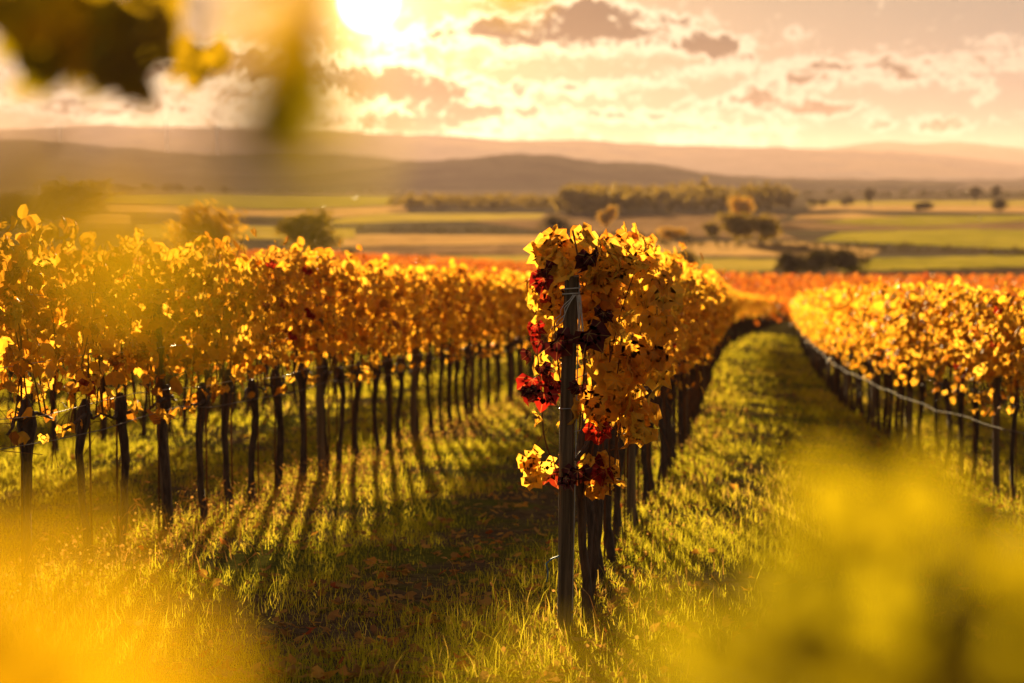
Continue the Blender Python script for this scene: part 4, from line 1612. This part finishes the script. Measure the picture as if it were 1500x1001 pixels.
# sheds made up for bright specks, roofs flattened to glint; a mast and the wind turbines on the horizon
for px, py, w, lab in ((520, 291, 5, 'bright speck gleaming on the green field below the sun, made up as a tiny white hut'), (1434, 322, 5, 'bright speck gleaming among the far green fields, made up as a tiny white hut')):
    p = plain_point(px, py)
    k = p[1] / FPX
    root = empty('speck_shed', p, 0.5)
    tag(root, lab, 'speck_shed')
    W_, H_ = w * k / 2, w * k * 0.45
    v, f = box_geo(-W_, W_, -W_ * 0.7, W_ * 0.7, -0.1, H_)
    obj('wall', mesh_np('speck_shed_wall', v, f, [M_white]), root)
    V_ = np.array([(-W_ * 1.1, -W_ * .8, H_ + .02), (W_ * 1.1, -W_ * .8, H_ + .02), (W_ * 1.1, W_ * .8, H_ + .02), (-W_ * 1.1, W_ * .8, H_ + .02), (-W_ * 1.1, 0, H_ * 1.05), (W_ * 1.1, 0, H_ * 1.05)])
    F_ = [(0, 1, 5), (0, 5, 4), (2, 3, 4), (2, 4, 5), (0, 4, 3), (1, 2, 5), (0, 3, 2), (0, 2, 1)]
    obj('roof', mesh_np('speck_shed_roof', V_, F_, [M_sheet]), root)
    v, f = box_geo(-W_ * .25, W_ * .2, -W_ * 0.74, -W_ * 0.703, 0, H_ * .75)
    obj('door', mesh_np('speck_shed_door', v, f, [M_roof]), root)
p = plain_point(656, 277)
mast = empty('lattice_mast', p)
tag(mast, 'thin dark mast standing before the rounded hill', 'mast')
hm = 24 / FPX * p[1]
for sx in (-1, 1):
    for sy in (-1, 1):
        v, f = tube_tris(np.array([[sx * hm * .05, sy * hm * .05, -0.2], [0.01 * sx, 0.01 * sy, hm]]), hm * 0.012, 4)
        obj('leg', mesh_np('mast_leg', v, f, [M_bark]), mast)
for q in range(3):
    z = hm * (0.55 + 0.17 * q)
    v, f = tube_tris(np.array([[-hm * .12, 0, z], [hm * .12, 0, z]]), hm * 0.010, 4)
    obj('cross_arm', mesh_np('mast_arm', v, f, [M_bark]), mast)
for i, (px, py0, hpx) in enumerate(((88, 214, 26), (245, 222, 38), (320, 224, 36))):
    dpt = 7200.0
    b = at_depth(px, py0, dpt)
    H_ = hpx / FPX * dpt
    # the foot stands on the hill behind its crest
    root = empty('wind_turbine', (b[0], dpt, PLAIN_Z))
    tag(root, 'pale wind turbine faint on the hazy hill beneath the clouds', 'wind turbine', 'wind turbines on the hill')
    top = b[2] + H_ - PLAIN_Z
    v, f = tube_tris(np.array([[0, 0, -1], [0, 0, top * .5], [0, 0, top]]), [2.6, 2.2, 1.4], 8)
    obj('tower', mesh_np('turbine_tower', v, f, [M_white], smooth=True), root)
    v, f = tube_tris(np.array([[0, -5, top], [0, -2, top], [0, 5, top]]), [1.0, 1.9, 1.6], 8)
    obj('nacelle', mesh_np('turbine_nacelle', v, f, [M_white], smooth=True), root)
    for q in range(3):
        a = q * 2.094 + 0.4 + i
        dv = np.array([math.cos(a), 0, math.sin(a)])
        base = np.array([0, -5.2, top])
        v, f = tube_tris(np.stack([base, base + dv * 6, base + dv * 30]), [0.8, 1.3, 0.2], 5)
        obj('blade', mesh_np('turbine_blade', v, f, [M_white], smooth=True), root)

# ------------------------------------------------------------------ the vines the camera looks through
def near_vine(name, base_xy, label, shoots, mat_key):
    """a vine beside the camera: trunk from the ground, arching shoots, leaves hung on them.
    shoots: list of lists of (px, py, depth, size, kind, edge_on)"""
    gz = float(ground_xy(*base_xy))
    base = np.array([base_xy[0], base_xy[1], gz])
    root = empty(name, base)
    tag(root, label, 'grapevine')
    obj('trunk', var[3]['trunk'], root)
    head = np.array([0.0, 0.0, 0.84])
    r_ = np.random.default_rng(int(abs(base_xy[0]) * 1000) + 5)
    for sh in shoots:
        pts = [head]
        P = [at_depth(x, y, d) - base for x, y, d, *_ in sh['path']]
        first = P[0]
        for q in (0.33, 0.66):
            m = head * (1 - q) + first * q
            m[0] += sh.get('bow', 0.0) * math.sin(q * math.pi)
            pts.append(m)
        pts += P
        pts = np.array(pts)
        tt = np.linspace(0, len(pts) - 1, len(pts) * 4)
        sm = np.stack([np.interp(tt, np.arange(len(pts)), pts[:, i]) for i in range(3)], -1)
        for _ in range(3):
            sm[1:-1] = (sm[:-2] + sm[1:-1] * 2 + sm[2:]) / 4
        v, f = tube_tris(sm, np.linspace(0.0045, 0.0012, len(sm)), 6)
        cane = obj('cane', mesh_np('near_cane', v, f, [M_cane], smooth=True), root)
        for (x, y, d, sz, kind, face) in sh['leaves']:
            p = at_depth(x, y, d) - base
            if face == 'edge':
                nor = np.array([[1.0, r_.normal(0.25, 0.1), r_.normal(0, 0.1)]])
            elif face == 'half':
                nor = np.array([[1.0, r_.normal(-0.6, 0.15), r_.normal(0, 0.1)]])
            elif face == 'flat':
                nor = np.array([[r_.normal(0, 0.15), -1.0, r_.normal(0.15, 0.15)]])
            else:
                nor = np.array([[r_.normal(0, 0.5), -0.8, r_.normal(0.3, 0.4)]])
            down = np.array([[r_.normal(0.05, 0.2), r_.normal(0, 0.2), -1.0]])
            Rm = frames(down, nor)[0]
            ms = {'g': LM_greenish, 'o': LM_oldgreen, 'y': LM_honey}[kind]
            leaf_object(p, Rm, sz, ms, root, r_)
            # petiole from the nearest point of the shoot to the leaf base
            j = int(np.argmin(((sm - p) ** 2).sum(1)))
            a = sm[j]
            mid = (a + p) / 2 + np.array([0, 0, 0.012])
            v, f = tube_tris(np.stack([a, mid, p]), 0.0012, 5)
            obj('petiole', mesh_np('petiole', v, f, [M_cane], smooth=True), cane)
    return root


near_vine('near_grapevine', (-0.95, 2.3), 'out-of-focus vine with dark green and yellow leaves hanging before the cloudy sky', [
    dict(bow=-0.25, path=[(-190, 300, 2.4), (-120, 60, 2.4), (-40, -40, 2.4), (120, -40, 2.45), (300, 0, 2.5)],
         leaves=[(0, -20, 2.35, .060, 'o', ''), (48, 5, 2.45, .080, 'g', 'half'), (84, 20, 2.4, .082, 'o', 'flat'), (122, 45, 2.45, .075, 'g', 'half'), (172, 10, 2.5, .098, 'o', 'flat'), (212, 30, 2.4, .085, 'g', 'half'),
                 (160, 90, 2.35, .050, 'g', 'half'), (210, 100, 2.4, .052, 'o', 'half'), (70, 85, 2.35, .050, 'g', 'half'), (298, 74, 3.2, .068, 'o', 'half')])], 'o')
near_vine('near_grapevine', (-0.30, 0.95), 'out-of-focus yellow-green vine whose shoots hang across the low brown hill', [
    dict(bow=-0.12, path=[(-120, 700, 0.85), (-60, 300, 0.85), (150, 60, 0.9), (430, -60, 1.15), (760, -60, 1.2)],
         leaves=[(442, -40, 0.85, .032, 'o', 'half'), (440, 30, 0.85, .032, 'o', 'half'), (432, 100, 0.85, .032, 'g', 'half'), (425, 160, 0.80, .030, 'o', 'half'), (752, -35, 1.3, .026, 'o', ''), (430, 175, 0.55, .024, 'g', 'flat')]),
    dict(bow=-0.10, path=[(-150, 800, 0.6), (-120, 500, 0.6), (-60, 330, 0.6), (200, 290, 0.62)],
         leaves=[(0, 240, 0.55, .016, 'o', 'half'), (205, 310, 0.5, .020, 'o', 'half'), (70, 330, 0.5, .020, 'o', 'half'), (310, 400, 0.5, .012, 'g', 'half')]),
    dict(bow=-0.06, path=[(-200, 1250, 0.5), (-60, 1130, 0.46), (60, 1080, 0.45), (170, 1060, 0.45)],
         leaves=[(-20, 880, 0.40, .026, 'y', 'flat'), (110, 1000, 0.38, .026, 'y', 'flat'), (-150, 980, 0.40, .034, 'y', 'flat')])], 'g')
near_vine('near_grapevine', (0.36, 0.95), 'out-of-focus yellow-green vine with soft leaves spread low over the green track', [
    dict(bow=0.05, path=[(1560, 1350, 0.8), (1440, 1080, 0.86), (1340, 900, 0.9), (1280, 740, 0.93)],
         leaves=[(1285, 725, 0.92, .040, 'g', 'flat'), (1490, 800, 0.9, .040, 'g', ''), (1175, 850, 0.88, .042, 'g', ''), (1370, 850, 0.95, .036, 'g', 'half'), (1050, 930, 0.80, .036, 'g', ''),
                 (1270, 960, 0.85, .042, 'g', 'flat'), (1440, 930, 0.88, .042, 'g', ''), (1130, 1000, 0.8, .034, 'g', 'half'), (1350, 1020, 0.8, .040, 'o', ''), (1500, 1010, 0.85, .040, 'g', 'flat'),
                 (850, 985, 0.52, .014, 'g', 'half'), (720, 1000, 0.52, .014, 'g', 'half')])], 'g')

# ------------------------------------------------------------------ evening haze
hz_m = bpy.data.materials.new('evening_haze')
hz_m.use_nodes = True
ht = hz_m.node_tree
ht.nodes.clear()
ho = ht.nodes.new('ShaderNodeOutputMaterial')
pv = ht.nodes.new('ShaderNodeVolumePrincipled')
pv.inputs['Color'].default_value = (0.93, 0.685, 0.66, 1)
pv.inputs['Density'].default_value = 2.0e-5
pv.inputs['Anisotropy'].default_value = 0.34
ht.links.new(pv.outputs[0], ho.inputs['Volume'])
v, f = box_geo(-22000, 22000, -4000, 21600, PLAIN_Z - 1.4, 340)
hz = obj('haze', mesh_np('haze', v, f, [hz_m]))
tag(hz, 'pale golden evening haze lying over the plain', 'haze', kind='stuff')
